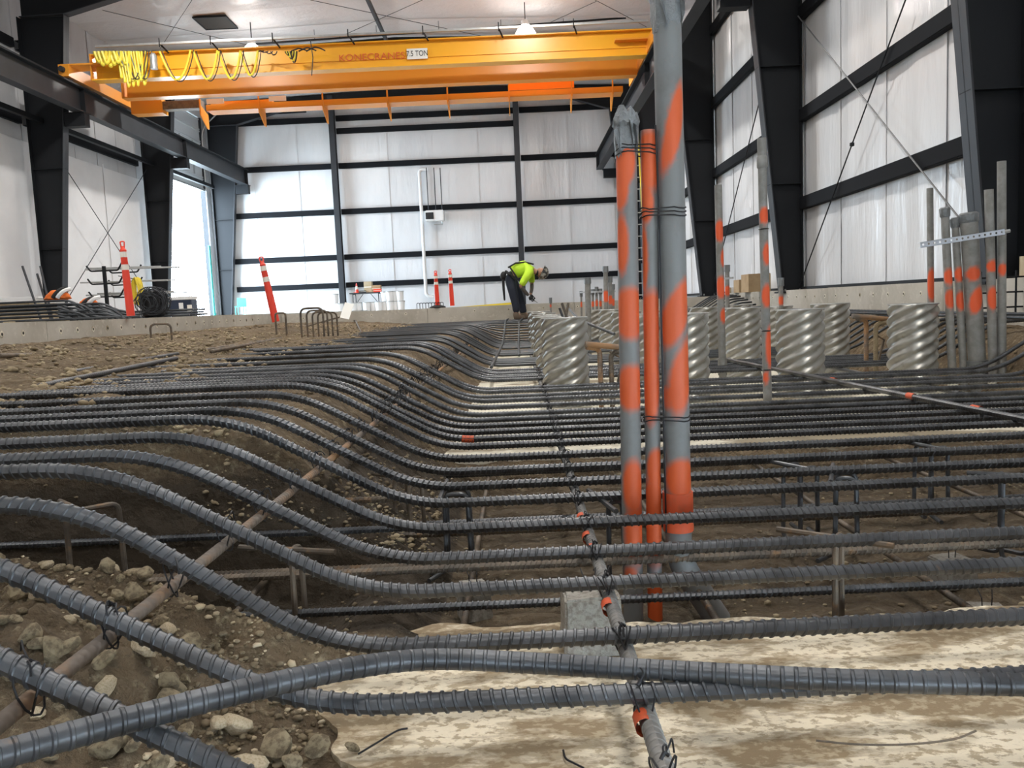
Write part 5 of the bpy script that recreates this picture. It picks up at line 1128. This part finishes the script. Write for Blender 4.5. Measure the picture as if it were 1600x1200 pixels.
skin_body('trousers', [hip, wpt(803, 426), wpt(797, 436, -.10), wpt(800, 450, -.12), wpt(803, 465, -.13), wpt(806, 478, -.12), wpt(807, 490, -.12), wpt(799, 436, .10), wpt(806, 450, .11), wpt(812, 464, .12), wpt(816, 478, .12), wpt(818, 490, .12)],
          [(0, 1), (0, 2), (2, 3), (3, 4), (4, 5), (5, 6), (0, 7), (7, 8), (8, 9), (9, 10), (10, 11)], [.155, .14, .13, .115, .095, .085, .085, .13, .115, .095, .085, .085], M['denim'], wk)
skin_body('shirt', [wpt(798, 427), wpt(810, 421), wpt(820, 420), wpt(829, 421), wpt(834, 424), wpt(826, 427, -.2), wpt(818, 440, -.23), wpt(814, 447, -.24), wpt(830, 427, .19), wpt(831, 437, .2), wpt(831, 443, .2)],
          [(0, 1), (1, 2), (2, 3), (3, 4), (3, 5), (5, 6), (6, 7), (3, 8), (8, 9), (9, 10)], [(.15, .17), (.165, .185), (.165, .19), (.14, .17), .085, .095, .082, .078, .09, .075, .07], M['hivis'], wk)
for nm, pts, ra in (('sleeve', [wpt(814, 447, -.24), wpt(820, 455, -.19), wpt(826, 462, -.14)], [.05, .042, .038]), ('sleeve', [wpt(831, 443, .2), wpt(831, 452, .14), wpt(829, 460, .07)], [.05, .042, .038])):
    skin_body(nm, pts, [(0, 1), (1, 2)], ra, M['sleeve'], wk)
for s, (a, b) in enumerate(((829, 466), (831, 463))):
    hv = []; he = []; hr = []; dy = -.12 if s == 0 else .04; c = Vector(wpt(a - 2, b - 3, dy)); g_ = MB(); dn = Vector((.45, 0, -.9)).normalized()
    hv = [c, c + dn * .05, c + dn * .09]; he = [(0, 1), (1, 2)]; hr = [.034, .042, .036]
    for f in range(4):
        o1 = c + dn * .085 + Vector((0, (f - 1.5) * .021, 0)); ln = (.030, .034, .032, .025)[f]; k = len(hv)
        hv += [o1, o1 + dn * ln, o1 + dn * ln + Vector((.028, 0, -.004)), o1 + dn * ln + Vector((.03, 0, .02))]; he += [(2, k), (k, k + 1), (k + 1, k + 2), (k + 2, k + 3)]; hr += [.011, .011, .010, .009]
    k = len(hv); hv += [c + dn * .045 + Vector((.03, -.03, 0)), c + dn * .085 + Vector((.045, -.035, 0)), c + dn * .11 + Vector((.05, -.01, 0))]; he += [(1, k), (k, k + 1), (k + 1, k + 2)]; hr += [.014, .012, .010]
    skin_body('glove', [tuple(v) for v in hv], he, hr, M['glove'], wk, 1)
for (a, b, dy) in ((807, 494, -.12), (818, 494, .12)):
    c = Vector(wpt(a, b, dy)); c.z = .0
    skin_body('boot', [tuple(c + Vector((-.06, 0, .06))), tuple(c + Vector((.0, 0, .065))), tuple(c + Vector((.12, 0, .05))), tuple(c + Vector((.19, 0, .042))), tuple(c + Vector((-.03, 0, .18)))], [(0, 1), (1, 2), (2, 3), (1, 4)], [.055, .06, .052, .042, .065], M['boot'], wk)
# head: skull with face, beard and hat
hc = Vector(headc); hd = empty('head', hc); hd.parent = wk; hd.rotation_euler = (0, math.radians(118), 0)
def ell(name, c, r, m, par, sub=3, cut=None):
    bm = bmesh.new(); bmesh.ops.create_icosphere(bm, subdivisions=sub, radius=1)
    if cut is not None: bmesh.ops.bisect_plane(bm, geom=bm.verts[:] + bm.edges[:] + bm.faces[:], plane_co=(0, 0, cut), plane_no=(0, 0, 1), clear_inner=True)
    for v in bm.verts: v.co = Vector((v.co.x * r[0], v.co.y * r[1], v.co.z * r[2])) + Vector(c)
    me = bpy.data.meshes.new(name); bm.to_mesh(me); bm.free(); me.materials.append(m); me.shade_smooth(); return link(name, me, par)
ell('skull', (0, 0, 0), (.098, .078, .118), M['skin'], hd); ell('jaw', (.02, 0, -.06), (.075, .062, .07), M['skin'], hd); ell('beard', (.03, 0, -.075), (.072, .066, .06), M['black'], hd)
ell('nose', (.10, 0, -.01), (.022, .014, .024), M['skin'], hd, 2); ell('mouth', (.097, 0, -.055), (.008, .024, .007), M['redink'], hd, 2)
for s in (-1, 1): ell('eye', (.088, s * .030, .02), (.012, .014, .009), M['white'], hd, 2); ell('ear', (-.005, s * .080, .0), (.022, .010, .032), M['skin'], hd, 2)
hh = ell('hard_hat', (-.01, 0, .02), (.150, .128, .135), M['camo'], wk, 4, cut=-.15); hh.location = hd.location; hh.rotation_euler = hd.rotation_euler
br = MB().lathe([(.125, 0), (.172, -.005), (.172, .004), (.125, .01)], 28, (0, 0, .005)); b_ = br.build('brim', M['camo'], hh); b_.scale = (1.05, .9, 1)
# harness straps, belt, tools
m = MB(); m.tube([wpt(794, 418, -.17), wpt(806, 411, -.12), wpt(820, 409.5, -.1), wpt(834, 413, -.1)], .02, 6); m.tube([wpt(797, 418, -.19), wpt(806, 431, -.22), wpt(812, 440, -.2)], .018, 6); m.build('harness_strap', M['black'], wk)
m = MB(); ring = [wpt(798 + 4 * math.cos(t), 428 + 10.5 * math.sin(t), .17 * math.cos(t + PI / 2)) for t in np.linspace(0, 2 * PI, 17)]; m.tube([wpt(790, 424, -.1), wpt(797, 429, -.2), wpt(805, 437, -.18)], .03, 6); m.build('tool_belt', M['black'], wk)
skin_body('tool_pouch', [wpt(789, 424, -.12), wpt(785, 431, -.14), wpt(787, 438, -.14)], [(0, 1), (1, 2)], [.06, .075, .05], M['black'], wk)
skin_body('hanging_holster', [wpt(786, 436, -.16), wpt(787, 452, -.17), wpt(788.5, 470, -.17)], [(0, 1), (1, 2)], [.035, .03, .02], M['black'], wk)
t = MB(); c = W0 + Vector(wpt(829, 466, -.1)); e = W0 + Vector(wpt(840, 473, -.1)); t.tube([c, c.lerp(e, .6)], .012, 6); t.tube([c.lerp(e, .6), e], .006, 6)
t.build('tying_tool', M['frame_l'], label='slim tying tool held in the gloved hand of the worker', cat='hand tool')
